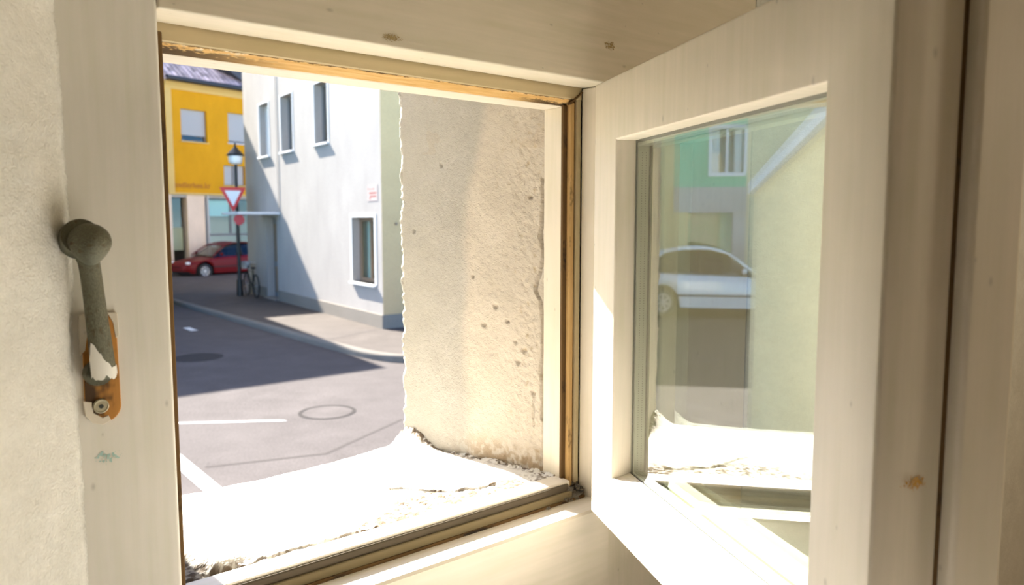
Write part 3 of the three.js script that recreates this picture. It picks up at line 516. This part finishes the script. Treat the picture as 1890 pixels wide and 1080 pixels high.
// wall slab (local x,y) with holes, extruded in z from za to zb
function holedWall(W, H, holesXY, za, zb, x0 = 0, y0 = 0) {
  const s = new THREE.Shape([[x0, y0], [x0 + W, y0], [x0 + W, y0 + H], [x0, y0 + H]].map((p) => new THREE.Vector2(...p)));
  for (const [a, b, c, d] of holesXY) s.holes.push(new THREE.Path([[a, c], [a, d], [b, d], [b, c]].map((p) => new THREE.Vector2(...p))));
  return metreUV(new THREE.ExtrudeGeometry(s, { depth: zb - za, bevelEnabled: false }).translate(0, 0, za));
}
{ // the white house: local x runs away along its street front, +z goes into the house
  const h = thing('white_house', 'white rendered two storey corner house with grey plinth and deep set windows', 'house', [7.823, 0, -12.971], R(85.6));
  const W1 = [[7.33, 8.25, 4.25, 5.75], [5.33, 6.28, 4.25, 5.74], [2.86, 3.75, 4.25, 5.70], [0.36, 1.56, 1.03, 2.47]], door = [6.92, 7.86, 0.14, 2.48];
  part('wall', [holedWall(9.85, 9.2, [...W1, door], 0, 0.4)], M.whiteWall, h);
  part('side_wall', [box(0.0, 0.4, 0, 9.2, 0.4, 11), box(-0.004, 0.0, 0, 9.2, 0.0, 11)], M.sideWall, h);
  part('wall', [box(9.45, 9.85, 0, 9.2, 0.4, 11), box(0.4, 9.45, 0, 9.2, 10.6, 11)], M.whiteWall, h);
  part('plinth', [bar(-0.03, 6.85, 0.0, 0.42, -0.03, 0.0, 0.01), bar(7.93, 9.88, 0.0, 0.42, -0.03, 0, 0.01), bar(-0.03, 0, 0, 0.42, 0, 11, 0.01)], M.plinth, h);
  W1.forEach(([a, b, c, d], i) => winUnit(h, a, b, c, d, 0, -1, i === 3 ? { mat: M.frameBrown, pane: M.paneGreenReflect, depth: 0.24, sill: 0.075, surround: 0.08, sw: 0.09, mull: 0.08 } : { mat: i === 0 ? M.trimWhite : M.frameGrey, depth: 0.26, sill: 0.07, surround: 0.05, mull: i === 0 ? 0.06 : 0 }));
  part('curtain', [box(7.36, 8.22, 4.28, 5.72, 0.34, 0.345)], M.curtain, h);
  part('curtain', [box(1.12, 1.5, 1.1, 2.4, 0.34, 0.345)], M.curtain, h);
  part('curtain', [box(0.42, 0.8, 1.1, 2.4, 0.34, 0.345)], M.greenReflect, h);  // green panel behind the pane, painted in place of the reflected greenery
  part('upper_floor', [box(0.4, 9.45, 3.2, 3.45, 0.4, 10.6)], M.greyRender, h);
  const dr = part('door', [box(door[0], door[1], door[2], door[3], 0.2, 0.26)], M.frameGrey, h);
  part('door_panel', [bar(door[0] + 0.1, door[1] - 0.1, 1.2, 2.3, 0.185, 0.2, 0.005), bar(door[0] + 0.1, door[1] - 0.1, 0.3, 1.05, 0.185, 0.2, 0.005)], M.frameBrown, dr);
  part('door_handle', [tube([[door[0] + 0.06, 1.15, 0.2], [door[0] + 0.06, 1.15, 0.14], [door[0] + 0.16, 1.15, 0.14]], 0.012)], M.rim, dr);
  part('step', [bar(6.85, 7.93, 0.1, 0.16, -0.12, 0.25, 0.01)], M.plinth, h);
  part('canopy', [bar(6.55, 8.25, 2.56, 2.63, -1.15, 0.0, 0.012)], M.trimWhite, h);
  part('cable_pipe', [cyl(0.009, 0.009, 6.6, 6.62, 5.7, -0.02, 10)], M.whiteWall, h);
  part('roof', [sweep([[-0.5, 9.2], [-0.5, 9.32], [5.5, 13.4], [11.5, 9.32], [11.5, 9.2]], 'x', -0.25, 10.1)], M.roofTile, h);
  // faded red lettering on the wall near the corner
  const cv = document.createElement('canvas'); cv.width = 128; cv.height = 96; const cx = cv.getContext('2d'); cx.fillStyle = '#a3928c'; cx.fillRect(0, 0, 128, 96); cx.fillStyle = '#863a34'; cx.font = 'bold 30px sans-serif'; cx.fillText('\u2022\u2014\u2014\u2022', 6, 34); cx.fillRect(22, 44, 92, 10); cx.fillRect(30, 64, 82, 9); cx.fillRect(26, 74, 14, 12);
  const t = new THREE.CanvasTexture(cv); t.colorSpace = THREE.SRGBColorSpace;
  const pl = new THREE.BoxGeometry(0.50, 0.34, 0.006).rotateY(Math.PI).translate(0.42, 2.98, -0.003);
  part('name_plate', pl, std(lin(1, 1, 1), { map: t }), h);
  part('wall_bracket', [cyl(0.03, 0.03, 0.04, 0, 0, 0, 12).rotateZ(Math.PI / 2).translate(-0.02, 2.33, 0.32)], M.frameBrown, h);
}
{ // the yellow house across the end of the street
  const h = thing('yellow_house', 'yellow rendered house with tiled roof, roller shutters and dark shop windows', 'house', [9.12, 0, -33.40], R(14));
  const ups = [[0.69, 1.90, 5.83, 7.20], [2.95, 4.25, 5.93, 7.28], [2.66, 3.74, 4.0, 4.90], [5.6, 6.9, 5.93, 7.28]];
  part('wall', [holedWall(13, 4.75, ups, -0.4, 0, 0, 3.58)], M.yellow, h);
  part('wall', [box(0, 0.3, 0, 8.3, -4, -0.4), box(12.7, 13, 0, 8.3, -4, -0.4), box(0, 13, 0, 8.3, -4.3, -4)], M.yellow, h);
  part('cornice', [sweep([[0, 7.98], [0.03, 7.98], [0.05, 8.10], [0.14, 8.22], [0.14, 8.3], [0, 8.3]], 'x', 0, 13)], M.yellowPale, h);
  part('corner_strip', [box(0, 0.28, 3.58, 8.0, 0, 0.03)], M.yellowPale, h);
  part('string_course', [bar(0, 13, 3.52, 3.60, -0.1, 0.07, 0.01)], M.yellowPale, h);
  const shutterGeo = (x0, x1, y0, y1, n) => { const a = []; for (let i = 0; i < n; i++) a.push(bar(x0, x1, mix(y0, y1, i / n), mix(y0, y1, (i + 1) / n) - 0.004, -0.13, -0.115, 0.004)); return a; };
  ups.forEach(([a, b, c, d], i) => {
    winUnit(h, a, b, c, d, 0, 1, { depth: 0.2, surround: 0, mat: M.frameGrey, sill: 0.06, sillMat: i === 1 ? M.trimWhite : M.yellowPale, mull: i === 2 ? 0.1 : 0 });
    const drop = [0.26, 0.10, 0.0, 0.3][i];
    if (i === 2) { part('roller_shutter', shutterGeo(a + 0.03, (a + b) / 2 - 0.07, c + 0.04, d, 16), M.shutter, h); part('roller_shutter', shutterGeo((a + b) / 2 + 0.07, b - 0.03, c + 0.04, d, 16), M.shutter, h); part('shutter_rail', [box((a + b) / 2 - 0.07, (a + b) / 2 + 0.07, c, d, -0.14, -0.08)], M.frameGrey, h); }
    else part('roller_shutter', shutterGeo(a + 0.03, b - 0.03, c + drop, d, 26), M.shutter, h);
  });
  // ground floor: dark shop windows between sandstone piers
  part('shop_pier', [bar(-0.05, 0.12, 0, 3.53, -0.4, 0.0, 0.01)], M.sandstone, h);
  part('shop_pier', [bar(0.82, 1.66, 0, 3.53, -0.4, 0.0, 0.01)], M.sandstone, h);
  part('shop_pier', [bar(4.6, 5.3, 0, 3.53, -0.4, 0.0, 0.01)], M.sandstone, h);
  part('shop_back', [box(0.3, 12.7, 0, 3.4, -3.0, -2.9)], M.greyRender, h);
  part('shop_ceiling', [box(0.0, 13, 3.4, 3.56, -4, -0.02)], M.greyRender, h);
  part('shop_wall', [box(1.2, 1.4, 0, 3.4, -2.9, -0.4)], M.greyRender, h);
  part('shop_wall', [box(5.3, 12.7, 0, 3.5, -0.4, -0.1)], M.sandstone, h);
  part('shop_counter', [box(2.2, 4.2, 0, 1.0, -1.6, -1.1)], M.frameBrown, h);
  part('shop_window', new THREE.PlaneGeometry(0.70, 3.3).translate(0.47, 1.72, -0.28), M.pane, h);
  const sw = part('shop_window', new THREE.PlaneGeometry(2.76, 3.0).translate(3.22, 1.95, -0.262), M.pane, h);
  part('shop_blind', [box(1.9, 3.0, 2.6, 3.3, -0.258, -0.25)], M.teal, sw); part('shop_blind', [box(3.9, 4.4, 2.6, 3.3, -0.258, -0.25)], M.teal, sw);
  part('shop_frame', [box(1.66, 1.86, 0, 3.5, -0.3, -0.1), box(1.86, 4.6, 1.70, 1.80, -0.3, -0.2), box(1.86, 4.6, 3.36, 3.5, -0.3, -0.2), box(3.02, 3.10, 1.8, 3.36, -0.3, -0.22), box(1.86, 4.6, 0, 0.5, -0.3, -0.2)], M.frameGrey, sw);
  part('notice', [box(2.05, 2.33, 1.18, 1.40, -0.258, -0.252)], M.whiteSign, sw);
  part('shop_poster', [box(0.2, 0.72, 1.1, 2.1, -0.278, -0.27)], std(lin(0.30, 0.34, 0.22)), h);
  part('drainpipe', [cyl(0.05, 0.05, 3.5, 1.76, 1.75, 0.06, 12)], M.shutter, h);
  // painted shop lettering, brown on yellow
  const cv = document.createElement('canvas'); cv.width = 1024; cv.height = 128; const cx = cv.getContext('2d'); cx.fillStyle = '#000'; cx.fillRect(0, 0, 1024, 128); cx.fillStyle = '#fff'; cx.font = 'bold 112px serif'; cx.textBaseline = 'alphabetic'; cx.fillText('sandlerbau.kr', 10, 100, 1000);
  const t = new THREE.CanvasTexture(cv);
  part('shop_lettering', new THREE.PlaneGeometry(2.3, 0.34).translate(1.27, 3.92, 0.012), std(lin(0.36, 0.125, 0.015), { alphaMap: t, alphaTest: 0.5 }), h);
  // roof: gutter, boarding and rows of pantiles
  const half = [], tr = mulberry(31);
  for (let r = 0; r < 8; r++) for (let c = 0; c < 52; c++) {
    const g = new THREE.CylinderGeometry(0.115, 0.125, 0.40, 7, 1, true, -Math.PI / 2, Math.PI).toNonIndexed(); g.scale(1, 1, 0.55); g.rotateX(-(Math.PI / 2 - R(38))); const s = 0.33 * r + 0.2;
    g.translate(0.12 + c * 0.25, 8.42 + s * Math.sin(R(38)) + 0.03, 0.30 - s * Math.cos(R(38)));
    const f = 0.55 + 0.75 * tr() + (tr() < 0.12 ? 0.5 : 0), n = g.attributes.position.count; g.setAttribute('color', new THREE.Float32BufferAttribute(Array.from({ length: n * 3 }, (_, i) => f * [1, 0.98, 0.98][i % 3]), 3)); half.push(g);
  }
  const rf = part('roof', [sweep([[0.36, 8.30], [0.36, 8.36], [-2.1, 10.28], [-4.56, 8.36], [-4.56, 8.30]], 'x', -0.1, 13.1)], M.roofTile, h);
  const tl = part('roof_tiles', mergeGeometries(half), std(lin(0.46, 0.35, 0.32), { vertexColors: true, roughness: 0.75 }), rf); tl.userData.kind = 'stuff';
  part('gutter', [tube([[-0.1, 8.36, 0.42], [6, 8.36, 0.42], [13.1, 8.36, 0.42]], 0.115, 8, 12)], M.gutter, h);
  part('dark_roof_prism', [metreUV(new THREE.ExtrudeGeometry(new THREE.Shape([[2.75, 9.32], [3.35, 8.98], [4.2, 8.5], [6.2, 8.5], [6.2, 10.2], [4.2, 10.2]].map((p) => new THREE.Vector2(...p))), { depth: 2.0, bevelEnabled: false }).translate(0, 0, -1.9))], M.roofDark, rf);  // dark prism standing in for an adjoining roof in shade
}
function block(name, label, foot, H, mat, roofMat = M.roofTile) { // a plain house on a ground plan
  const h = thing(name, label, 'house');
  part('wall', [metreUV(new THREE.ExtrudeGeometry(new THREE.Shape(foot.map(([x, z]) => new THREE.Vector2(x, -z))), { depth: H, bevelEnabled: false }).rotateX(-Math.PI / 2))], mat, h);
  const cxm = foot.reduce((s, p) => s + p[0], 0) / foot.length, czm = foot.reduce((s, p) => s + p[1], 0) / foot.length, tri = [];
  foot.forEach((p, i) => { const q = foot[(i + 1) % foot.length]; tri.push(p[0], H, p[1], q[0], H, q[1], cxm, H + 1.6, czm); });
  const g = new THREE.BufferGeometry(); g.setAttribute('position', new THREE.Float32BufferAttribute(tri, 3)); g.setAttribute('normal', new THREE.Float32BufferAttribute(tri.map(() => 0), 3)); g.computeVertexNormals();
  part('roof', metreUV(g), roofMat, h);
  return h;
}
{ // houses facing our window across the street: out of the frame, mirrored in the open sash
  const ZF = -20.5, HT = 8.72;
  const tq = block('turquoise_house', 'turquoise house with a white framed upper window mirrored in the open sash', [[-1.75, ZF - 1.8], [0.2, ZF - 1.8], [0.2, -29], [-1.75, -29]], HT, M.turquoise);
  part('front_wall', [holedWall(1.95, HT, [[-1.4, -0.2, 0.2, 2.62], [-1.66, -0.8, 3.72, 4.92]], ZF - 1.8, ZF, -1.75, 0)], M.turquoise, tq);
  const w = part('window', [box(-1.72, -0.72, 3.62, 3.72, ZF, ZF + 0.07), box(-1.72, -0.72, 4.92, 5.02, ZF, ZF + 0.07), box(-0.8, -0.72, 3.72, 4.92, ZF, ZF + 0.07), box(-1.24, -1.18, 3.72, 4.92, ZF, ZF + 0.05), box(-1.74, -1.66, 3.72, 4.92, ZF, ZF + 0.07)], M.trimWhite, tq);
  part('pane', new THREE.PlaneGeometry(0.86, 1.2).translate(-1.23, 4.32, ZF + 0.02), M.pane, w);
  part('curtain', [box(-1.62, -1.42, 3.72, 4.92, ZF - 0.15, ZF - 0.145)], M.curtain, w); part('curtain', [box(-1.02, -0.82, 3.72, 4.92, ZF - 0.15, ZF - 0.145)], M.curtain, w);
  part('fascia_band', [box(-1.75, 0.2, 2.62, 3.32, ZF, ZF + 0.12)], M.greyRender, tq);
  part('shop_front', new THREE.PlaneGeometry(1.2, 2.42).translate(-0.8, 1.41, ZF - 0.1), M.pane, tq);
  part('shop_pier', [box(-0.2, 0.2, 0, 2.62, ZF, ZF + 0.06)], M.ochre, tq);
  part('shop_pier', [box(-1.75, -1.4, 0, 2.62, ZF, ZF + 0.06)], M.greyRender, tq);
  const oc = block('ochre_house', 'ochre house to the right of the turquoise one, standing left of the street', [[0.2, ZF], [4.88, ZF], [5.65, -29.5], [0.2, -29.5]], HT, M.ochre);
  winUnit(oc, 1.2, 2.2, 3.9, 5.3, ZF, 1, { depth: -0.06, surround: 0.1, sill: 0.1, mull: 0.05 });
  winUnit(oc, 3.1, 4.1, 3.9, 5.3, ZF, 1, { depth: -0.06, surround: 0.1, sill: 0.1, mull: 0.05 });
  part('curtain', [box(1.22, 2.18, 3.92, 5.28, ZF, ZF + 0.01)], M.curtain, oc); part('curtain', [box(3.12, 4.08, 3.92, 5.28, ZF, ZF + 0.01)], M.curtain, oc);
  winUnit(oc, 3.1, 4.2, 1.1, 2.5, ZF, 1, { depth: -0.06, surround: 0.1, sill: 0.1, mull: 0.05 }); part('curtain', [box(3.12, 4.18, 1.12, 2.48, ZF, ZF + 0.01)], M.curtain, oc);
  part('door', [bar(1.2, 2.2, 0.05, 2.3, ZF, ZF + 0.06, 0.01)], M.frameBrown, oc); part('door_surround', [box(1.08, 1.2, 0, 2.42, ZF, ZF + 0.09), box(2.2, 2.32, 0, 2.42, ZF, ZF + 0.09), box(1.2, 2.2, 2.3, 2.42, ZF, ZF + 0.09)], M.trimWhite, oc);
  part('plinth', [box(0.2, 1.08, 0, 0.45, ZF, ZF + 0.03), box(2.32, 4.88, 0, 0.45, ZF, ZF + 0.03)], M.plinth, oc);
  block('cream_house', 'cream house to the left of the turquoise one across the street', [[-11, ZF], [-1.75, ZF], [-1.75, -29], [-11, -29]], HT, M.cream);
  block('unseen_grey_house', 'tall grey house out of view left of the yellow house, placed to shade the white house', [[1.5, -33.4], [7.85, -33.4], [7.85, -41.8], [1.5, -41.8]], 14.05, M.greyRender, M.roofDark);  // out of view, placed to cast the shadow on the white house
}
{ // wall that runs out into the street to the left of the window
  const g = thing('garden_wall', 'cream plastered garden wall with sloping grey coping beside the window', 'wall');
  part('wall', [sweep([[FZ, 0], [FZ, 3.02], [-4.9, 2.61], [-4.9, 0]], 'x', -0.34, 0.0)], M.cream, g);
  part('coping', [sweep([[FZ, 3.02], [FZ, 3.11], [-4.96, 2.69], [-4.96, 2.60]], 'x', -0.38, 0.04)], M.coping, g);
}
// ------------------------------------------------------------------ cars
function car(name, label, paint, pos, turn) {
  const c = thing(name, label, 'car', pos, turn); // local x: nose at -x, ground at y 0, width along z
  // stations: x, top of body (bonnet, belt, boot), half width
  const ST = [[-2.10, 0.52, 0.55], [-2.06, 0.62, 0.68], [-1.9, 0.70, 0.78], [-1.5, 0.78, 0.84], [-1.0, 0.86, 0.865], [-0.7, 0.92, 0.87], [0, 0.94, 0.875], [0.8, 0.96, 0.875], [1.4, 0.98, 0.86], [1.8, 0.99, 0.82], [2.0, 0.96, 0.76], [2.1, 0.80, 0.70], [2.14, 0.55, 0.62]];
  const at = (x, k) => { for (let i = 1; i < ST.length; i++) if (x <= ST[i][0]) { const t = (x - ST[i - 1][0]) / (ST[i][0] - ST[i - 1][0]); return mix(ST[i - 1][k], ST[i][k], t); } return ST[ST.length - 1][k]; };
  const wheels = [-1.30, 1.28], RW = 0.315;
  const NX = 120, ring = 18;
  const body = grid(NX, ring, (u, v) => {
    const x = mix(-2.10, 2.14, u), top = at(x, 1), w = at(x, 2); let low = 0.22 + 0.12 * smooth(1.7, 2.14, Math.abs(x)) ;
    for (const wx of wheels) { const d = Math.abs(x - wx); if (d < RW + 0.07) low = Math.max(low, RW + Math.sqrt(Math.max(0, (RW + 0.07) ** 2 - d * d))); }
    low = Math.min(low, top - 0.06);
    // section from the left foot over the top to the right foot
    const a = v * 2 - 1, s = Math.sign(a), q = Math.abs(a); let y, z;
    if (q > 0.45) { const t = (1 - q) / 0.55; y = mix(low, top - 0.05, t); z = w * (0.955 + 0.045 * Math.sin(Math.PI * clamp(t * 1.05))); } else { const t = q / 0.45; y = top - 0.05 * t * t * t; z = w * (t < 0.9 ? t * 1.03 : mix(0.927, 0.955, (t - 0.9) / 0.1)); }
    return [x, y, s * z, u, v];
  });
  part('body', body, paint, c);
  part('underbody', [box(-1.9, 1.95, 0.2, 0.5, -0.7, 0.7)], M.tyre, c);
  // cabin: glasshouse with pillars and roof
  const CAB = [[-0.95, 0.90, 0.80], [-0.25, 1.36, 0.64], [0.2, 1.455, 0.60], [0.8, 1.45, 0.60], [1.3, 1.37, 0.60], [1.78, 1.02, 0.70]];
  const cat = (x, k) => { for (let i = 1; i < CAB.length; i++) if (x <= CAB[i][0]) { const t = (x - CAB[i - 1][0]) / (CAB[i][0] - CAB[i - 1][0]); return mix(CAB[i - 1][k], CAB[i][k], t); } return CAB[CAB.length - 1][k]; };
  const cabin = (inset) => grid(48, 14, (u, v) => { const x = mix(-0.95 + inset, 1.78 - inset, u), top = cat(x, 1) - inset * 0.4, base = at(x, 1) - 0.06, wb = at(x, 2) * 0.95 - inset * 0.3, wt = Math.min(cat(x, 2) - inset * 0.3, wb); const a = v * 2 - 1, s = Math.sign(a), q = Math.abs(a); let y, z; if (q > 0.5) { const t = (1 - q) / 0.5; y = mix(base, Math.max(base, top - 0.03), t); z = mix(wb, wt, t); } else { const t = q / 0.5; y = Math.max(base, top - 0.03 * t * t); z = wt * t; } return [x, y, s * z, u, v]; });
  const glass = part('windows', cabin(0), M.carGlass, c);
  for (const s of [-1, 1]) part('seat', [bar(-0.15, 0.30, 0.5, 1.22, Math.min(s * 0.12, s * 0.6), Math.max(s * 0.12, s * 0.6), 0.08)], M.tyre, c);
  part('seat', [bar(1.0, 1.35, 0.5, 1.2, -0.6, 0.6, 0.08)], M.tyre, c);
  part('dashboard', [bar(-0.85, -0.5, 0.6, 0.93, -0.7, 0.7, 0.06)], M.tyre, c);
  // roof skin and pillars over the glass
  const roofGeo = grid(30, 8, (u, v) => { const x = mix(-0.28, 1.36, u), top = cat(x, 1) + 0.012, w = cat(x, 2) + 0.008; const a = v * 2 - 1; return [x, top - 0.035 * a * a * a * a, a * w, u, v]; });
  part('roof', roofGeo, paint, c);
  for (const s of [-1, 1]) {
    part('pillar', [tube([[-0.93, 0.92, s * 0.815], [-0.6, 1.15, s * 0.735], [-0.25, 1.365, s * 0.648]], 0.028, 12, 6)], paint, c);
    part('pillar', [tube([[0.42, 0.95, s * 0.835], [0.42, 1.2, s * 0.725], [0.42, 1.43, s * 0.615]], 0.03, 8, 6)], M.tyre, c);
    part('pillar', [tube([[1.74, 1.02, s * 0.74], [1.55, 1.20, s * 0.68], [1.3, 1.375, s * 0.612]], 0.045, 10, 6)], paint, c);
    part('roof_edge', [tube([[-0.25, 1.36, s * 0.645], [0.2, 1.452, s * 0.61], [0.8, 1.448, s * 0.61], [1.3, 1.37, s * 0.61]], 0.025, 16, 6)], paint, c);
    part('mirror', [new THREE.SphereGeometry(0.09, 12, 8).scale(0.7, 0.7, 1.2).translate(-0.62, 1.0, s * 0.95)], paint, c);
    part('side_strip', [bar(-0.95, 0.95, 0.46, 0.50, Math.min(s * 0.86, s * 0.885), Math.max(s * 0.86, s * 0.885), 0.008)], M.tyre, c);
    part('headlamp', [new THREE.SphereGeometry(0.13, 14, 10).scale(0.7, 0.6, 1.0).translate(-1.93, 0.64, s * 0.62)], M.lampClear, c);
    part('tail_lamp', [new THREE.SphereGeometry(0.12, 14, 10).scale(0.6, 1.1, 0.7).translate(2.0, 0.82, s * 0.70)], M.lampRed, c);
    for (const wx of wheels) {
      const w = part('wheel', [new THREE.TorusGeometry(0.245, 0.075, 12, 32).scale(1, 1, 1.25).translate(wx, RW, s * 0.76), cyl(0.24, 0.24, 0.10, 0, 0, 0, 24).rotateX(Math.PI / 2).translate(wx, RW, s * 0.74)], M.tyre, c);
      const sp = [cyl(0.055, 0.055, 0.03, 0, 0, 0, 14).rotateX(Math.PI / 2), new THREE.TorusGeometry(0.18, 0.022, 8, 28)]; for (let k = 0; k < 7; k++) sp.push(bar(-0.02, 0.02, 0.03, 0.18, -0.012, 0.012, 0.004).rotateZ(k * Math.PI * 2 / 7));
      part('rim', sp.map((g) => g.translate(wx, RW, s * 0.815)), M.rim, w);
    }
  }
  part('bumper', [bar(-2.13, -2.0, 0.30, 0.48, -0.62, 0.62, 0.04)], paint, c);
  part('bumper', [bar(2.04, 2.18, 0.32, 0.52, -0.62, 0.62, 0.04)], paint, c);
  return c;
}
// red car parked before the yellow house, nose to the left: front wheel near (9.5, -32.0)
car('parked_car', 'dark red car parked in the shade before the yellow house', M.redPaint, [10.85, 0, -32.15], R(14));
car('parked_car', 'silver car parked before the turquoise house, mirrored in the open sash', M.silverPaint, [-0.80, 0, -18.5], 0).scale.set(1, 1.17, 1);

// ------------------------------------------------------------------ street lamp, signs, bicycle
{
  const l = thing('street_lamp', 'black street lamp post with dark hood above the give way sign', 'street lamp', [7.96, 0.125, -21.85]);
  part('post', [cyl(0.045, 0.06, 3.95, 0, 1.975, 0, 16), cyl(0.09, 0.10, 0.5, 0, 0.25, 0, 16)], M.blackMetal, l);
  part('lantern', [new THREE.LatheGeometry([[0, 3.93], [0.16, 3.95], [0.19, 4.02], [0.21, 4.16], [0.20, 4.19], [0, 4.19]].map((p) => new THREE.Vector2(...p)), 24)], M.lampGlass, l);
  part('hood', [new THREE.LatheGeometry([[0.215, 4.185], [0.26, 4.20], [0.22, 4.25], [0.14, 4.34], [0.07, 4.42], [0.03, 4.48], [0.025, 4.56], [0, 4.58]].map((p) => new THREE.Vector2(...p)), 24)], M.blackMetal, l);
}
{
  const s = thing('yield_sign', 'red and white triangular give way sign pointing down', 'road sign', [7.80, 2.64, -21.72], R(-10));
  const tri = (w, h, y0, r) => { const q = new THREE.Shape(); const P = [[0, y0], [w / 2, y0 + h], [-w / 2, y0 + h]]; q.moveTo(P[0][0] + r * 0.5, P[0][1] + r * 0.9); q.lineTo(P[1][0] - r * 0.5, P[1][1] - r * 0.9); q.quadraticCurveTo(P[1][0], P[1][1], P[1][0] - r, P[1][1]); q.lineTo(P[2][0] + r, P[2][1]); q.quadraticCurveTo(P[2][0], P[2][1], P[2][0] + r * 0.5, P[2][1] - r * 0.9); q.lineTo(P[0][0] - r * 0.5, P[0][1] + r * 0.9); q.quadraticCurveTo(P[0][0], P[0][1], P[0][0] + r * 0.5, P[0][1] + r * 0.9); return q; };
  part('plate', [metreUV(new THREE.ExtrudeGeometry(tri(0.76, 0.74, 0, 0.05), { depth: 0.012, bevelEnabled: false }))], M.redSign, s);
  part('white_field', [metreUV(new THREE.ExtrudeGeometry(tri(0.46, 0.46, 0.18, 0.02), { depth: 0.004, bevelEnabled: false }).translate(0, 0, 0.0121))], M.whiteSign, s);
  part('bracket', [box(-0.03, 0.24, 0.45, 0.50, -0.10, 0)], M.ironWorn, s);
}
{
  const s = thing('round_sign', 'small red sign turned sideways below the give way sign', 'road sign', [7.97, 2.42, -21.74], R(-35));
  part('plate', [cyl(0.165, 0.165, 0.012, 0, 0, 0, 8).rotateX(Math.PI / 2)], M.redSign, s);
  part('bracket', [box(-0.02, 0.02, -0.03, 0.03, -0.1, 0)], M.ironWorn, s);
}
{
  const b = thing('bicycle', 'dark bicycle parked behind the lamp post at the white house', 'bicycle', [8.17, 0.125, -21.45], R(84));
  for (const x of [-0.52, 0.52]) { const w = part('wheel', [new THREE.TorusGeometry(0.33, 0.022, 8, 36).translate(x, 0.345, 0)], M.tyre, b); const sp = [cyl(0.02, 0.02, 0.08, 0, 0, 0, 8).rotateX(Math.PI / 2).translate(x, 0.345, 0)]; for (let k = 0; k < 10; k++) sp.push(box(-0.002, 0.002, 0.02, 0.32, -0.002, 0.002).rotateZ(k * Math.PI / 5).translate(x, 0.345, 0)); part('spokes', sp, M.rim, w); }
  const T = (a, c, r = 0.016) => tube([a, [(a[0] + c[0]) / 2, (a[1] + c[1]) / 2, (a[2] + c[2]) / 2], c], r, 6, 8);
  part('frame', [T([-0.52, 0.345, 0], [-0.1, 0.30, 0]), T([-0.1, 0.30, 0], [-0.22, 0.82, 0]), T([-0.52, 0.345, 0], [-0.2, 0.75, 0], 0.011), T([-0.2, 0.75, 0], [0.36, 0.78, 0]), T([-0.1, 0.30, 0], [0.37, 0.70, 0], 0.02), T([0.34, 0.92, 0], [0.52, 0.345, 0])], M.blackMetal, b);
  part('handlebar', [tube([[0.26, 1.0, -0.2], [0.36, 1.0, -0.1], [0.35, 0.98, 0], [0.36, 1.0, 0.1], [0.26, 1.0, 0.2]], 0.012, 20, 8), T([0.34, 0.92, 0], [0.35, 0.98, 0])], M.rim, b);
  part('saddle', [new THREE.SphereGeometry(0.13, 16, 10).scale(1, 0.3, 0.55).translate(-0.24, 0.87, 0)], M.tyre, b);
  part('stand', [T([-0.1, 0.30, 0], [-0.05, 0.01, 0.16], 0.008)], M.rim, b);
  part('basket', [new THREE.CylinderGeometry(0.16, 0.12, 0.22, 14, 1, true).translate(0.62, 0.92, 0), new THREE.CircleGeometry(0.12, 14).rotateX(-Math.PI / 2).translate(0.62, 0.81, 0), T([0.35, 0.92, 0], [0.5, 0.9, 0], 0.01)], M.shutter, b);
}

renderer.render(scene, camera);
